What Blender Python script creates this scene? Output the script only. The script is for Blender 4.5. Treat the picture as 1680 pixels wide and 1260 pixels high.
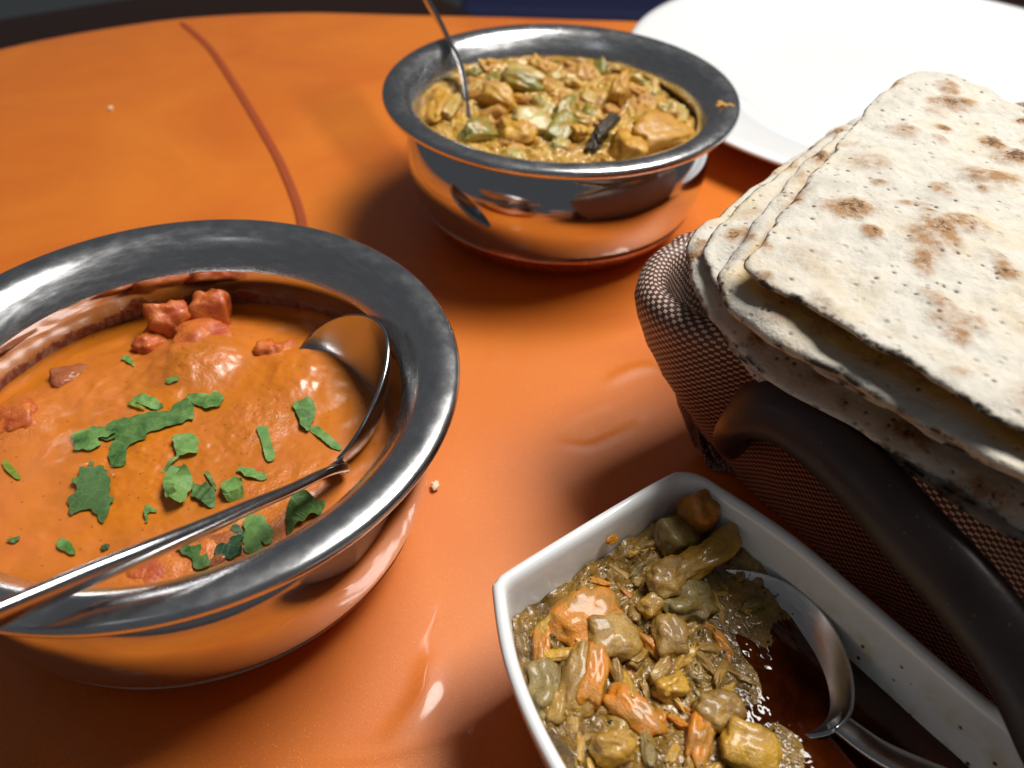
import bpy, bmesh, math, random
import numpy as np
from mathutils import Vector, Matrix

# ------------------------------------------------------------------ clear
for o in list(bpy.data.objects):
    bpy.data.objects.remove(o, do_unlink=True)
scene = bpy.context.scene
COL = scene.collection
RND = random.Random(7)

# ------------------------------------------------------------------ camera
PITCH, ROLL, CAM_Z = math.radians(42.38), math.radians(1.80), 0.2073
cam_data = bpy.data.cameras.new('camera')
cam = bpy.data.objects.new('camera', cam_data)
COL.objects.link(cam)
cp, sp = math.cos(PITCH), math.sin(PITCH)
fw = Vector((0, cp, -sp)); up0 = Vector((0, sp, cp)); rt0 = Vector((1, 0, 0))
rt = rt0 * math.cos(ROLL) + up0 * math.sin(ROLL)
up = -rt0 * math.sin(ROLL) + up0 * math.cos(ROLL)
cam.matrix_world = Matrix(((rt.x, up.x, -fw.x, 0), (rt.y, up.y, -fw.y, 0), (rt.z, up.z, -fw.z, CAM_Z), (0, 0, 0, 1)))
cam_data.sensor_width = 36
cam_data.lens = 1370 / 1680 * 36
cam_data.clip_start = 0.01
cam_data.clip_end = 60
cam_data.dof.use_dof = True
cam_data.dof.focus_distance = 0.215
cam_data.dof.aperture_fstop = 13.0
scene.camera = cam

# ------------------------------------------------------------------ light
world = bpy.data.worlds.new('World')
scene.world = world
world.use_nodes = True
world.node_tree.nodes['Background'].inputs[0].default_value = (0.88, 0.93, 1.0, 1)
world.node_tree.nodes['Background'].inputs[1].default_value = 0.075

def area(name, loc, target, size, power, color, shape='DISK', size_y=None):
    d = bpy.data.lights.new(name, 'AREA')
    d.shape = shape
    d.size = size
    if size_y:
        d.size_y = size_y
    d.energy = power
    d.color = color
    o = bpy.data.objects.new(name, d)
    COL.objects.link(o)
    o.location = loc
    o.rotation_euler = (Vector(target) - Vector(loc)).to_track_quat('-Z', 'Y').to_euler()
    return o
# ceiling lamp above and behind the right of the table
area('area_light', (0.46, 0.48, 1.12), (0.10, 0.27, 0.0), 0.60, 22.5, (1.0, 0.965, 0.91), 'RECTANGLE', 0.42)
# added weak fill light on the viewer's side, no lamp of the room
area('area_light', (-0.55, -0.35, 1.5), (0.0, 0.2, 0.0), 0.30, 0.15, (0.92, 0.95, 1.0), 'RECTANGLE', 0.20)

vs = scene.view_settings
vs.view_transform = 'Standard'
vs.look = 'None'
vs.exposure = 0.0
vs.gamma = 1.0
vs.use_curve_mapping = False

# ------------------------------------------------------------------ noise
def _h(ix, iy, seed):
    v = np.sin(ix * 127.1 + iy * 311.7 + seed * 74.7) * 43758.5453
    return v - np.floor(v)
def vnoise(x, y, seed=0):
    x = np.asarray(x, float); y = np.asarray(y, float)
    ix, iy = np.floor(x), np.floor(y)
    fx, fy = x - ix, y - iy
    fx = fx * fx * fx * (fx * (fx * 6 - 15) + 10); fy = fy * fy * fy * (fy * (fy * 6 - 15) + 10)
    a, b = _h(ix, iy, seed), _h(ix + 1, iy, seed)
    c, d = _h(ix, iy + 1, seed), _h(ix + 1, iy + 1, seed)
    return (a + (b - a) * fx) * (1 - fy) + (c + (d - c) * fx) * fy
def fbm(x, y, scale, octs=4, seed=0, gain=0.5):
    s, a, t = 0.0, 1.0, 0.0
    for k in range(octs):
        s = s + a * (vnoise(np.asarray(x) * scale, np.asarray(y) * scale, seed + k * 13) - 0.5)
        t += a; a *= gain; scale *= 2.03
    return s / t * 2
def sstep(a, b, x):
    t = np.clip((np.asarray(x, float) - a) / (b - a), 0, 1)
    return t * t * (3 - 2 * t)

# ------------------------------------------------------------------ object helpers
def tag(o, label=None, cat=None, group=None, kind=None):
    if label: o['label'] = label
    if cat: o['category'] = cat
    if group: o['group'] = group
    if kind: o['kind'] = kind
    return o
def empty(name, loc=(0, 0, 0)):
    o = bpy.data.objects.new(name, None)
    o.empty_display_size = 0.01
    o.location = loc
    COL.objects.link(o)
    return o
def link(name, me, mat=None, parent=None, smooth=True):
    o = bpy.data.objects.new(name, me)
    COL.objects.link(o)
    if mat is not None and not me.materials:
        me.materials.append(mat)
    if smooth:
        me.polygons.foreach_set('use_smooth', [True] * len(me.polygons))
    if parent is not None:
        o.parent = parent
        o.matrix_parent_inverse = Matrix.Translation(parent.location).inverted()
    return o
def mesh(name, verts, faces):
    me = bpy.data.meshes.new(name)
    me.from_pydata([tuple(map(float, v)) for v in verts], [], [tuple(int(i) for i in f) for f in faces])
    me.update()
    return me
def fix_normals(me):
    bm = bmesh.new(); bm.from_mesh(me)
    bmesh.ops.recalc_face_normals(bm, faces=bm.faces)
    bm.to_mesh(me); bm.free()
def attr(me, name, values):
    a = me.attributes.new(name, 'FLOAT', 'POINT')
    a.data.foreach_set('value', np.asarray(values, np.float32))
def revolve(profile, n=128, cx=0.0, cy=0.0):
    V, F = [], []
    rows = []
    for r, z in profile:
        if r < 1e-6:
            rows.append([len(V)]); V.append((cx, cy, z))
        else:
            rows.append(list(range(len(V), len(V) + n)))
            for k in range(n):
                a = 2 * math.pi * k / n
                V.append((cx + r * math.cos(a), cy + r * math.sin(a), z))
    for A, B in zip(rows[:-1], rows[1:]):
        for k in range(n):
            q = (k + 1) % n
            if len(A) == 1 and len(B) == 1: continue
            if len(A) == 1: F.append((A[0], B[k], B[q]))
            elif len(B) == 1: F.append((A[k], B[0], A[q]))
            else: F.append((A[k], B[k], B[q], A[q]))
    return V, F
def spline(pts, per=8, closed=False):
    pts = [np.array(p, float) for p in pts]
    n = len(pts); out = []
    rng = range(n if closed else n - 1)
    for i in rng:
        if closed:
            p0, p1, p2, p3 = pts[(i - 1) % n], pts[i], pts[(i + 1) % n], pts[(i + 2) % n]
        else:
            p0, p1, p2, p3 = pts[max(i - 1, 0)], pts[i], pts[i + 1], pts[min(i + 2, n - 1)]
        for k in range(per):
            t = k / per
            out.append(0.5 * ((2 * p1) + (p2 - p0) * t + (2 * p0 - 5 * p1 + 4 * p2 - p3) * t * t + (3 * p1 - p0 - 3 * p2 + p3) * t ** 3))
    if not closed: out.append(pts[-1])
    return np.array(out)
def resample(P, n, closed=True):
    Q = np.vstack([P, P[:1]]) if closed else P
    s = np.r_[0, np.cumsum(np.linalg.norm(np.diff(Q, axis=0), axis=1))]
    t = np.linspace(0, s[-1], n + 1)[:-1] if closed else np.linspace(0, s[-1], n)
    return np.stack([np.interp(t, s, Q[:, k]) for k in range(Q.shape[1])], 1)
def normals2(P):
    d = np.roll(P, -1, 0) - np.roll(P, 1, 0)
    n = np.stack([d[:, 1], -d[:, 0]], 1)
    n /= np.linalg.norm(n, axis=1)[:, None]
    area_ = 0.5 * np.sum(P[:, 0] * np.roll(P[:, 1], -1) - np.roll(P[:, 0], -1) * P[:, 1])
    return n if area_ > 0 else -n          # outward
def loft(rows, close_first=False, close_last=False):
    """rows: list of (n,3) rings"""
    n = len(rows[0]); V = np.vstack(rows); F = []
    for r in range(len(rows) - 1):
        for k in range(n):
            q = (k + 1) % n
            F.append((r * n + k, r * n + q, (r + 1) * n + q, (r + 1) * n + k))
    V = list(map(tuple, V))
    if close_first:
        c = np.mean(rows[0], 0); V.append(tuple(c)); i = len(V) - 1
        F += [(i, (k + 1) % n, k) for k in range(n)]
    if close_last:
        c = np.mean(rows[-1], 0); V.append(tuple(c)); i = len(V) - 1; b = (len(rows) - 1) * n
        F += [(i, b + k, b + (k + 1) % n) for k in range(n)]
    return V, F
def sweep(path, wid, thk, side=None, nsec=14, power=2.6):
    """flat bar swept along path; wid/thk half sizes per point; side = preferred width direction"""
    P = np.array(path, float); n = len(P)
    T = np.gradient(P, axis=0); T /= np.linalg.norm(T, axis=1)[:, None]
    rows = []
    for i in range(n):
        s = np.array(side[i] if np.ndim(side) == 2 else side, float)
        s = s - T[i] * (s @ T[i]); s /= np.linalg.norm(s)
        b = np.cross(T[i], s)
        ring = []
        for k in range(nsec):
            a = 2 * math.pi * k / nsec
            c, q = math.cos(a), math.sin(a)
            c = math.copysign(abs(c) ** (2 / power), c); q = math.copysign(abs(q) ** (2 / power), q)
            ring.append(P[i] + s * wid[i] * c + b * thk[i] * q)
        rows.append(np.array(ring))
    return loft(rows, True, True)

# ------------------------------------------------------------------ material helpers
def lin(r, g, b):
    f = lambda c: (c / 255 / 12.92) if c / 255 <= 0.04045 else ((c / 255 + 0.055) / 1.055) ** 2.4
    return (f(r), f(g), f(b), 1)
class M:
    def __init__(s, name, color=(0.8, 0.8, 0.8, 1), rough=0.5, metal=0.0, **kw):
        s.m = bpy.data.materials.new(name); s.m.use_nodes = True
        s.t = s.m.node_tree; s.b = s.t.nodes['Principled BSDF']
        s.b.inputs['Base Color'].default_value = color
        s.b.inputs['Roughness'].default_value = rough
        s.b.inputs['Metallic'].default_value = metal
        for k, v in kw.items():
            s.b.inputs[k.replace('_', ' ')].default_value = v
        s._co = None
    def n(s, typ, **kw):
        nd = s.t.nodes.new(typ)
        for k, v in kw.items():
            if k.startswith('i_'):
                key = k[2:]
                key = int(key) if key.isdigit() else key.replace('_', ' ')
                if isinstance(v, bpy.types.NodeSocket): s.t.links.new(v, nd.inputs[key])
                else: nd.inputs[key].default_value = v
            else: setattr(nd, k, v)
        return nd
    def l(s, a, b): s.t.links.new(a, b)
    def co(s, which='Object'):
        return s.n('ShaderNodeTexCoord').outputs[which]
    def noise(s, scale, detail=3.0, rough=0.5, vec=None, out='Fac', dist=0.0):
        nd = s.n('ShaderNodeTexNoise', i_Scale=scale, i_Detail=detail, i_Roughness=rough, i_Distortion=dist)
        s.l(vec if vec is not None else s.co(), nd.inputs['Vector'])
        return nd.outputs[out]
    def voro(s, scale, vec=None, out='Distance', feature='F1', rnd=1.0):
        nd = s.n('ShaderNodeTexVoronoi', feature=feature, i_Scale=scale, i_Randomness=rnd)
        s.l(vec if vec is not None else s.co(), nd.inputs['Vector'])
        return nd.outputs[out]
    def ramp(s, fac, stops):
        nd = s.n('ShaderNodeValToRGB'); s.l(fac, nd.inputs[0])
        e = nd.color_ramp.elements
        while len(e) < len(stops): e.new(0.5)
        for k, (p, c) in enumerate(stops):
            e[k].position = p
            e[k].color = c if len(c) == 4 else (*c, 1)
        return nd.outputs[0]
    def rng(s, fac, a, b, c=0.0, d=1.0):
        nd = s.n('ShaderNodeMapRange', i_1=a, i_2=b, i_3=c, i_4=d); s.l(fac, nd.inputs[0])
        return nd.outputs[0]
    def math(s, op, a, b=0.0):
        nd = s.n('ShaderNodeMath', operation=op)
        for k, v in enumerate((a, b)):
            if isinstance(v, bpy.types.NodeSocket): s.l(v, nd.inputs[k])
            else: nd.inputs[k].default_value = v
        return nd.outputs[0]
    def mix(s, fac, a, b, blend='MIX'):
        nd = s.n('ShaderNodeMix', data_type='RGBA', blend_type=blend)
        for k, v in ((0, fac), (6, a), (7, b)):
            if isinstance(v, bpy.types.NodeSocket): s.l(v, nd.inputs[k])
            else: nd.inputs[k].default_value = v
        return nd.outputs[2]
    def bump(s, h, strength=0.3, dist=0.001, normal=None):
        nd = s.n('ShaderNodeBump', i_Strength=strength, i_Distance=dist); s.l(h, nd.inputs['Height'])
        if normal is not None: s.l(normal, nd.inputs['Normal'])
        return nd.outputs[0]
    def set(s, name, sock): s.l(sock, s.b.inputs[name]); return s
    def attr(s, name):
        return s.n('ShaderNodeAttribute', attribute_name=name).outputs['Fac']

# ---- materials
def mk_cloth():
    m = M('orange_satin_cloth', rough=0.42)
    co = m.co()
    mp = m.n('ShaderNodeMapping'); m.l(co, mp.inputs[0]); mp.inputs['Rotation'].default_value = (0, 0, 0.55)
    wv = m.n('ShaderNodeTexWave', wave_type='BANDS', bands_direction='X', i_Scale=520.0, i_Distortion=1.2, i_Detail=2.0)
    wv.inputs['Detail Scale'].default_value = 3.0
    m.l(mp.outputs[0], wv.inputs[0])
    n1 = m.noise(900, 2, 0.6, co); n2 = m.noise(9, 4, 0.55, co, dist=0.8); n3 = m.noise(2600, 1, 0.5, co)
    c = m.ramp(n2, [(0.3, lin(204, 102, 22)), (0.7, lin(226, 128, 32))])
    c = m.mix(m.rng(wv.outputs['Fac'], 0.2, 1.0, 0.0, 0.35), c, lin(164, 68, 20))
    c = m.mix(m.rng(n3, 0.62, 0.8, 0, 0.5), c, lin(255, 184, 110))
    m.set('Base Color', c)
    hb = m.math('ADD', m.math('MULTIPLY', wv.outputs['Fac'], 0.5), m.math('MULTIPLY', n1, 0.5))
    m.set('Normal', m.bump(hb, 0.25, 0.0004))
    m.b.inputs['Sheen Weight'].default_value = 0.0
    m.b.inputs['Sheen Roughness'].default_value = 0.35
    m.b.inputs['Sheen Tint'].default_value = (1, 0.7, 0.45, 1)
    # clear plastic sheet laid over the cloth
    m.b.inputs['Coat Weight'].default_value = 0.5
    m.b.inputs['Coat Roughness'].default_value = 0.09
    m.b.inputs['Coat IOR'].default_value = 1.45
    m.set('Coat Normal', m.bump(m.noise(16, 3, 0.5, co, dist=0.8), 0.6, 0.005))
    return m.m
def mk_steel(name, rough=0.16, col=(0.60, 0.60, 0.61, 1)):
    m = M(name, col, rough, 1.0)
    co = m.co()
    mp = m.n('ShaderNodeMapping'); m.l(co, mp.inputs[0]); mp.inputs['Scale'].default_value = (1, 1, 6)
    n1 = m.noise(160, 3, 0.6, mp.outputs[0]); sc = m.noise(70, 5, 0.75, co)
    m.set('Roughness', m.math('ADD', m.rng(n1, 0.3, 0.7, rough * 0.8, rough * 1.25), m.rng(sc, 0.60, 0.78, 0, 0.06)))
    sm = m.noise(24, 4, 0.6, co)
    m.set('Base Color', m.mix(m.rng(sm, 0.4, 0.75, 0, 0.12), col, (col[0] * 0.8, col[1] * 0.8, col[2] * 0.82, 1)))
    v = m.voro(520, co, out='Distance')
    m.set('Normal', m.bump(m.math('ADD', m.math('MULTIPLY', m.noise(1200, 2, 0.6, co), 0.4), m.rng(v, 0.0, 0.08, 0.0, 1.0)), 0.05, 0.0002))
    return m.m
def mk_stained_steel():
    m = M('sauce_stained_steel', (0.66, 0.66, 0.67, 1), 0.1, 1.0)
    co = m.co()
    sx = m.n('ShaderNodeSeparateXYZ'); m.l(co, sx.inputs[0])
    mp = m.n('ShaderNodeMapping'); m.l(co, mp.inputs[0]); mp.inputs['Scale'].default_value = (1, 1, 0.35)
    n1 = m.noise(70, 5, 0.65, mp.outputs[0], dist=0.4); n2 = m.noise(420, 4, 0.7, mp.outputs[0])
    lvl = m.math('ADD', sx.outputs[2], m.math('MULTIPLY', m.math('SUBTRACT', n1, 0.5), 0.022))
    film = m.math('MULTIPLY', m.rng(lvl, 0.0405, 0.0425, 1.0, 0.0), m.rng(n2, 0.3, 0.55, 0.45, 0.95))
    m.set('Base Color', m.mix(film, (0.66, 0.66, 0.67, 1), lin(122, 52, 22)))
    m.set('Metallic', m.math('SUBTRACT', 1.0, m.math('MULTIPLY', film, 0.75)))
    m.set('Roughness', m.rng(film, 0, 1, 0.10, 0.34))
    m.set('Normal', m.bump(m.math('MULTIPLY', film, n2), 0.4, 0.0006))
    return m.m
def mk_copper():
    m = M('copper_base', (0.78, 0.40, 0.27, 1), 0.2, 1.0)
    n1 = m.noise(60, 4, 0.6)
    m.set('Base Color', m.mix(m.rng(n1, 0.35, 0.7), (0.80, 0.42, 0.28, 1), (0.66, 0.31, 0.20, 1)))
    m.set('Roughness', m.rng(m.noise(200, 3), 0.3, 0.7, 0.16, 0.3))
    return m.m
def mk_curry():
    m = M('tomato_curry', rough=0.36)
    co = m.co()
    n1 = m.noise(38, 4, 0.55, co, dist=0.5); n2 = m.noise(110, 4, 0.6, co); n3 = m.noise(700, 3, 0.7, co)
    c = m.ramp(n1, [(0.32, lin(184, 106, 22)), (0.5, lin(198, 114, 38)), (0.66, lin(208, 120, 50))])
    c = m.mix(m.rng(n2, 0.52, 0.72, 0, 0.6), c, lin(204, 112, 58))
    oil = m.attr('oil')
    c = m.mix(oil, c, lin(206, 118, 8))
    c = m.mix(m.rng(m.voro(330, co), 0.0, 0.16, 0.8, 0.0), c, lin(120, 62, 14))
    m.set('Base Color', c)
    m.b.inputs['Subsurface Weight'].default_value = 0.25
    m.b.inputs['Subsurface Radius'].default_value = (1.0, 0.4, 0.1)
    m.b.inputs['Subsurface Scale'].default_value = 0.002
    m.b.inputs['Coat Weight'].default_value = 0.35
    m.b.inputs['Coat Roughness'].default_value = 0.16
    lump = m.attr('lump')
    hh = m.math('ADD', m.math('MULTIPLY', n3, m.math('ADD', m.math('MULTIPLY', lump, 0.9), 0.10)), m.math('MULTIPLY', n2, 0.25))
    m.set('Normal', m.bump(hh, 0.5, 0.0010))
    return m.m
def mk_food(name, ca, cb, cc, rough=0.3, sss=0.25, scale=160, bump=0.5, speck=None, coat=0.35):
    """a piece of cooked food: two body tones, sauce clinging to it in patches"""
    m = M(name, rough=rough)
    co = m.co()
    v = m.n('ShaderNodeNewGeometry').outputs['Position']
    n1 = m.noise(scale, 4, 0.55, v); n2 = m.noise(scale * 1.1, 5, 0.7, v, dist=0.8)
    c = m.ramp(n1, [(0.35, ca), (0.65, cb)])
    c = m.mix(m.rng(n2, 0.38, 0.60, 0.0, 0.92), c, cc)
    if speck is not None:
        c = m.mix(m.rng(m.voro(900, v), 0.0, 0.17, 0.9, 0.0), c, speck)
    m.set('Base Color', c)
    m.b.inputs['Subsurface Weight'].default_value = sss
    m.b.inputs['Subsurface Radius'].default_value = (1.0, 0.5, 0.15)
    m.b.inputs['Subsurface Scale'].default_value = 0.003
    m.b.inputs['Coat Weight'].default_value = coat
    m.b.inputs['Coat Roughness'].default_value = 0.14
    n3 = m.noise(scale * 6, 4, 0.7, v)
    m.set('Normal', m.bump(m.math('ADD', n2, m.math('MULTIPLY', n3, 0.8)), bump, 0.0016))
    return m.m
def mk_gravy(name, ca, cb, cc, wet=0.16, speck_w=0.0, speck_b=0.0):
    m = M(name, rough=wet)
    co = m.co()
    n1 = m.noise(70, 4, 0.6, co, dist=0.6); n2 = m.noise(260, 4, 0.65, co); n3 = m.noise(900, 3, 0.65, co)
    c = m.ramp(n1, [(0.32, ca), (0.5, cb), (0.68, cc)])
    c = m.mix(m.rng(n2, 0.5, 0.7, 0, 0.6), c, cb)
    if speck_w:
        c = m.mix(m.rng(m.voro(620, co), 0.0, 0.22, speck_w, 0.0), c, lin(190, 172, 120))
    if speck_b:
        c = m.mix(m.rng(m.voro(430, co), 0.0, 0.2, speck_b, 0.0), c, lin(22, 16, 10))
    m.set('Base Color', c)
    m.b.inputs['Coat Weight'].default_value = 0.45
    m.b.inputs['Coat Roughness'].default_value = 0.07
    m.b.inputs['Subsurface Weight'].default_value = 0.1
    m.b.inputs['Subsurface Radius'].default_value = (1, .5, .15)
    m.b.inputs['Subsurface Scale'].default_value = 0.002
    m.set('Normal', m.bump(m.math('ADD', n2, m.math('MULTIPLY', n3, 0.6)), 0.7, 0.0011))
    return m.m
def mk_broth():
    m = M('dark_red_brown_broth', rough=0.04)
    co = m.co()
    n1 = m.noise(90, 4, 0.6, co, dist=0.5)
    m.set('Base Color', m.ramp(n1, [(0.3, lin(44, 13, 2)), (0.55, lin(66, 24, 4)), (0.75, lin(96, 44, 8))]))
    m.b.inputs['Specular IOR Level'].default_value = 0.4
    m.set('Normal', m.bump(m.noise(150, 2, 0.5, co), 0.06, 0.001))
    return m.m
def mk_leaf(name, ca, cb):
    m = M(name, rough=0.55)
    m.b.inputs['Specular IOR Level'].default_value = 0.3
    co = m.co()
    n1 = m.noise(220, 4, 0.65, co)
    oi = m.n('ShaderNodeObjectInfo')
    c = m.ramp(n1, [(0.3, ca), (0.7, cb)])
    c = m.mix(m.rng(oi.outputs['Random'], 0.0, 0.5, 0.6, 0.0), c, lin(26, 60, 26))
    c = m.mix(m.rng(oi.outputs['Random'], 0.6, 1.0, 0.0, 0.5), c, lin(120, 160, 84))
    vn = m.voro(420, co, feature='DISTANCE_TO_EDGE')
    vn = m.voro(300, co, feature='DISTANCE_TO_EDGE')
    c = m.mix(m.rng(vn, 0.0, 0.04, 0.16, 0.0), c, lin(150, 182, 128))
    c = m.mix(m.rng(m.noise(650, 3, .7, co), 0.55, 0.75, 0.0, 0.5), c, lin(30, 66, 30))
    m.set('Base Color', c)
    m.b.inputs['Transmission Weight'].default_value = 0.0
    m.b.inputs['Subsurface Weight'].default_value = 0.15
    m.b.inputs['Subsurface Radius'].default_value = (.4, 1, .2)
    m.b.inputs['Subsurface Scale'].default_value = 0.001
    m.set('Normal', m.bump(m.noise(420, 4, .6, co), 0.35, 0.0006))
    return m.m
def mk_porcelain(name, col=(0.80, 0.81, 0.82, 1), stains=False):
    m = M(name, col, 0.12, Coat_Weight=0.3, Coat_Roughness=0.03)
    m.b.inputs['Subsurface Weight'].default_value = 0.08
    m.b.inputs['Subsurface Scale'].default_value = 0.003
    if stains:
        co = m.co()
        st = m.attr('stain')
        n1 = m.noise(120, 4, 0.6, co)
        v = m.voro(260, co)
        k = m.math('MULTIPLY', st, m.rng(n1, 0.45, 0.62, 0, 1))
        c = m.mix(m.math('MULTIPLY', k, 0.55), col, lin(200, 176, 96))
        dots = m.math('MULTIPLY', m.rng(v, 0.10, 0.17, 1.0, 0.0), m.rng(m.math('MULTIPLY', st, m.noise(45, 2, .5, co)), 0.28, 0.36, 0, 1))
        c = m.mix(dots, c, lin(92, 62, 22))
        m.set('Base Color', c)
    return m.m
def mk_bread():
    m = M('toasted_flatbread', rough=0.75)
    co = m.co()
    toast = m.attr('toast'); char = m.attr('char'); inner = m.attr('inner')
    n1 = m.noise(45, 4, 0.6, co); n2 = m.noise(380, 4, 0.65, co); n3 = m.noise(1100, 3, 0.6, co)
    c = m.ramp(n1, [(0.3, lin(184, 178, 166)), (0.5, lin(206, 200, 188)), (0.72, lin(200, 180, 142))])
    c = m.mix(m.rng(n2, 0.35, 0.7, 0.0, 0.35), c, lin(220, 216, 208))
    c = m.mix(m.rng(m.noise(130, 4, 0.65, co), 0.5, 0.72, 0.0, 0.6), c, lin(176, 168, 154))
    c = m.mix(inner, c, lin(214, 176, 96))
    t = m.math('MULTIPLY', toast, m.math('MULTIPLY', m.rng(n2, 0.3, 0.62, 0.35, 1.2), m.rng(m.noise(150, 4, 0.7, co), 0.3, 0.6, 0.5, 1.25)))
    c = m.mix(m.rng(t, 0.12, 0.70, 0, 0.92), c, lin(152, 108, 58))
    c = m.mix(m.rng(m.math('MULTIPLY', toast, m.noise(620, 3, 0.7, co)), 0.38, 0.47, 0, 0.85), c, lin(70, 44, 24))
    v = m.voro(300, co)
    keep = m.noise(75, 4, 0.65, co)
    dots = m.math('MULTIPLY', m.rng(v, 0.10, 0.19, 1.0, 0.0), m.rng(keep, 0.42, 0.53, 0, 0.85))
    c = m.mix(dots, c, lin(84, 62, 42))
    ch = m.math('MULTIPLY', char, m.rng(m.noise(210, 3, 0.6, co), 0.46, 0.60, 0.05, 1.0))
    c = m.mix(m.rng(ch, 0.1, 0.75, 0, 0.95), c, lin(52, 38, 26))
    m.set('Base Color', c)
    m.b.inputs['Subsurface Weight'].default_value = 0.12
    m.b.inputs['Subsurface Radius'].default_value = (1, .7, .4)
    m.b.inputs['Subsurface Scale'].default_value = 0.002
    hh = m.math('ADD', m.math('ADD', n2, m.math('MULTIPLY', n3, 0.4)), m.rng(v, 0.0, 0.28, 0.0, 1.2))
    m.set('Normal', m.bump(hh, 0.5, 0.0012))
    return m.m
def mk_weave():
    m = M('brown_dotted_weave', rough=0.6)
    uv = m.n('ShaderNodeUVMap').outputs[0]
    sx = m.n('ShaderNodeSeparateXYZ'); m.l(uv, sx.inputs[0])
    def cell(a, b, off):
        u = m.math('FRACT', m.math('ADD', m.math('MULTIPLY', a, 1.0), off))
        v = m.math('FRACT', m.math('ADD', m.math('MULTIPLY', b, 1.0), off))
        du = m.math('ABSOLUTE', m.math('SUBTRACT', u, 0.5)); dv = m.math('ABSOLUTE', m.math('SUBTRACT', v, 0.5))
        return m.math('MAXIMUM', m.math('MULTIPLY', du, 1.0), m.math('MULTIPLY', dv, 1.25))
    d = m.math('MINIMUM', cell(sx.outputs[0], sx.outputs[1], 0.0), cell(sx.outputs[0], sx.outputs[1], 0.5))
    dot = m.rng(d, 0.19, 0.27, 1.0, 0.0)
    n1 = m.noise(500, 3, .6)
    c = m.mix(dot, lin(78, 50, 42), m.mix(n1, lin(226, 200, 184), lin(192, 160, 144)))
    m.set('Base Color', c)
    m.b.inputs['Coat Weight'].default_value = 0.15
    m.b.inputs['Coat Roughness'].default_value = 0.35
    m.set('Normal', m.bump(m.math('ADD', dot, m.math('MULTIPLY', n1, .3)), 0.7, 0.0005))
    return m.m
def mk_leather():
    m = M('dark_brown_handle', rough=0.42)
    co = m.co()
    n1 = m.noise(700, 4, .65, co); n2 = m.noise(60, 4, .6, co)
    c = m.ramp(n2, [(.3, lin(34, 25, 25)), (.7, lin(48, 36, 36))])
    c = m.mix(m.rng(m.voro(420, co), 0.0, 0.09, 0.7, 0.0), c, lin(170, 150, 135))
    m.set('Base Color', c)
    m.set('Roughness', m.rng(n2, .3, .7, .34, .5))
    m.set('Normal', m.bump(n1, 0.18, 0.0006))
    return m.m
def mk_plain(name, col, rough=0.6, nscale=30, var=0.2):
    m = M(name, col, rough)
    n1 = m.noise(nscale, 4, .6)
    d = tuple(c * (1 - var) for c in col[:3]) + (1,)
    m.set('Base Color', m.mix(n1, col, d))
    m.set('Normal', m.bump(m.noise(nscale * 12, 3), .1, .001))
    return m.m

CLOTH = mk_cloth(); STEEL = mk_steel('polished_steel', 0.09, (0.66, 0.66, 0.67, 1)); BRUSHED = mk_steel('brushed_steel_rim', 0.24, (0.72, 0.72, 0.73, 1)); SPOON_STEEL = mk_steel('polished_spoon_steel', 0.20, (0.50, 0.50, 0.51, 1))
COPPER = mk_copper(); STAINED = mk_stained_steel(); CURRY = mk_curry(); BREAD = mk_bread(); WEAVE = mk_weave(); LEATHER = mk_leather()
PORCELAIN = mk_porcelain('white_porcelain'); DISH_P = mk_porcelain('stained_white_porcelain', stains=True)
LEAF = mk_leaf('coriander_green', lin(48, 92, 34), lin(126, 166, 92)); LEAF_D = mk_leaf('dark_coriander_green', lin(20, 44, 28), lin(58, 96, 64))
LEAF_Y = mk_leaf('pale_coriander_stem', lin(126, 150, 40), lin(150, 168, 70))
MEAT = mk_food('red_glazed_meat', lin(172, 70, 38), lin(190, 90, 48), lin(204, 114, 44), 0.36, 0.2, 120, 0.4, coat=0.2)
MEAT_B = mk_food('brown_meat', lin(150, 84, 48), lin(176, 108, 70), lin(176, 92, 34), 0.3, 0.2, 150, 0.7)
SAUCE_O = lin(180, 124, 40)
V_YEL = mk_food('yellow_potato', lin(206, 160, 48), lin(190, 146, 52), SAUCE_O, 0.4, 0.3, 110, 0.4, coat=0.15)
V_PALE = mk_food('pale_onion', lin(192, 182, 120), lin(172, 160, 96), lin(184, 140, 58), 0.32, 0.4, 90, 0.3, coat=0.15)
V_GRN = mk_food('green_pepper', lin(96, 110, 40), lin(128, 130, 56), lin(160, 126, 44), 0.32, 0.3, 90, 0.3, coat=0.15)
V_BRN = mk_food('sauced_vegetable', lin(184, 132, 54), lin(198, 148, 66), lin(172, 118, 42), 0.4, 0.25, 130, 0.5, coat=0.15)
V_DRK = mk_food('charred_aubergine', lin(34, 26, 18), lin(46, 40, 24), lin(60, 44, 20), 0.25, 0.05, 130, 0.6)
GRAVY_B = mk_gravy('spiced_orange_gravy', lin(160, 112, 32), lin(188, 146, 56), lin(204, 166, 78), 0.3)
SAUCE_D = lin(120, 92, 40)
C_CAR = mk_food('stewed_carrot', lin(208, 118, 2), lin(212, 134, 12), lin(164, 116, 38), 0.35, 0.1, 150, 0.45, lin(60, 40, 18))
C_YEL = mk_food('stewed_yellow_squash', lin(212, 166, 46), lin(198, 150, 50), lin(166, 126, 54), 0.25, 0.3, 110, 0.5, lin(50, 36, 16))
C_OLV = mk_food('stewed_olive_vegetable', lin(160, 122, 50), lin(184, 146, 70), lin(136, 100, 40), 0.3, 0.2, 150, 0.4, lin(60, 44, 20))
C_GRY = mk_food('stewed_grey_green_vegetable', lin(130, 112, 58), lin(156, 136, 78), lin(120, 94, 42), 0.3, 0.2, 150, 0.4, lin(56, 44, 22))
GRAVY_D = mk_gravy('dark_olive_gravy', lin(92, 66, 20), lin(138, 104, 38), lin(164, 130, 56), 0.22, 0.35, 0.6)
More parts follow.
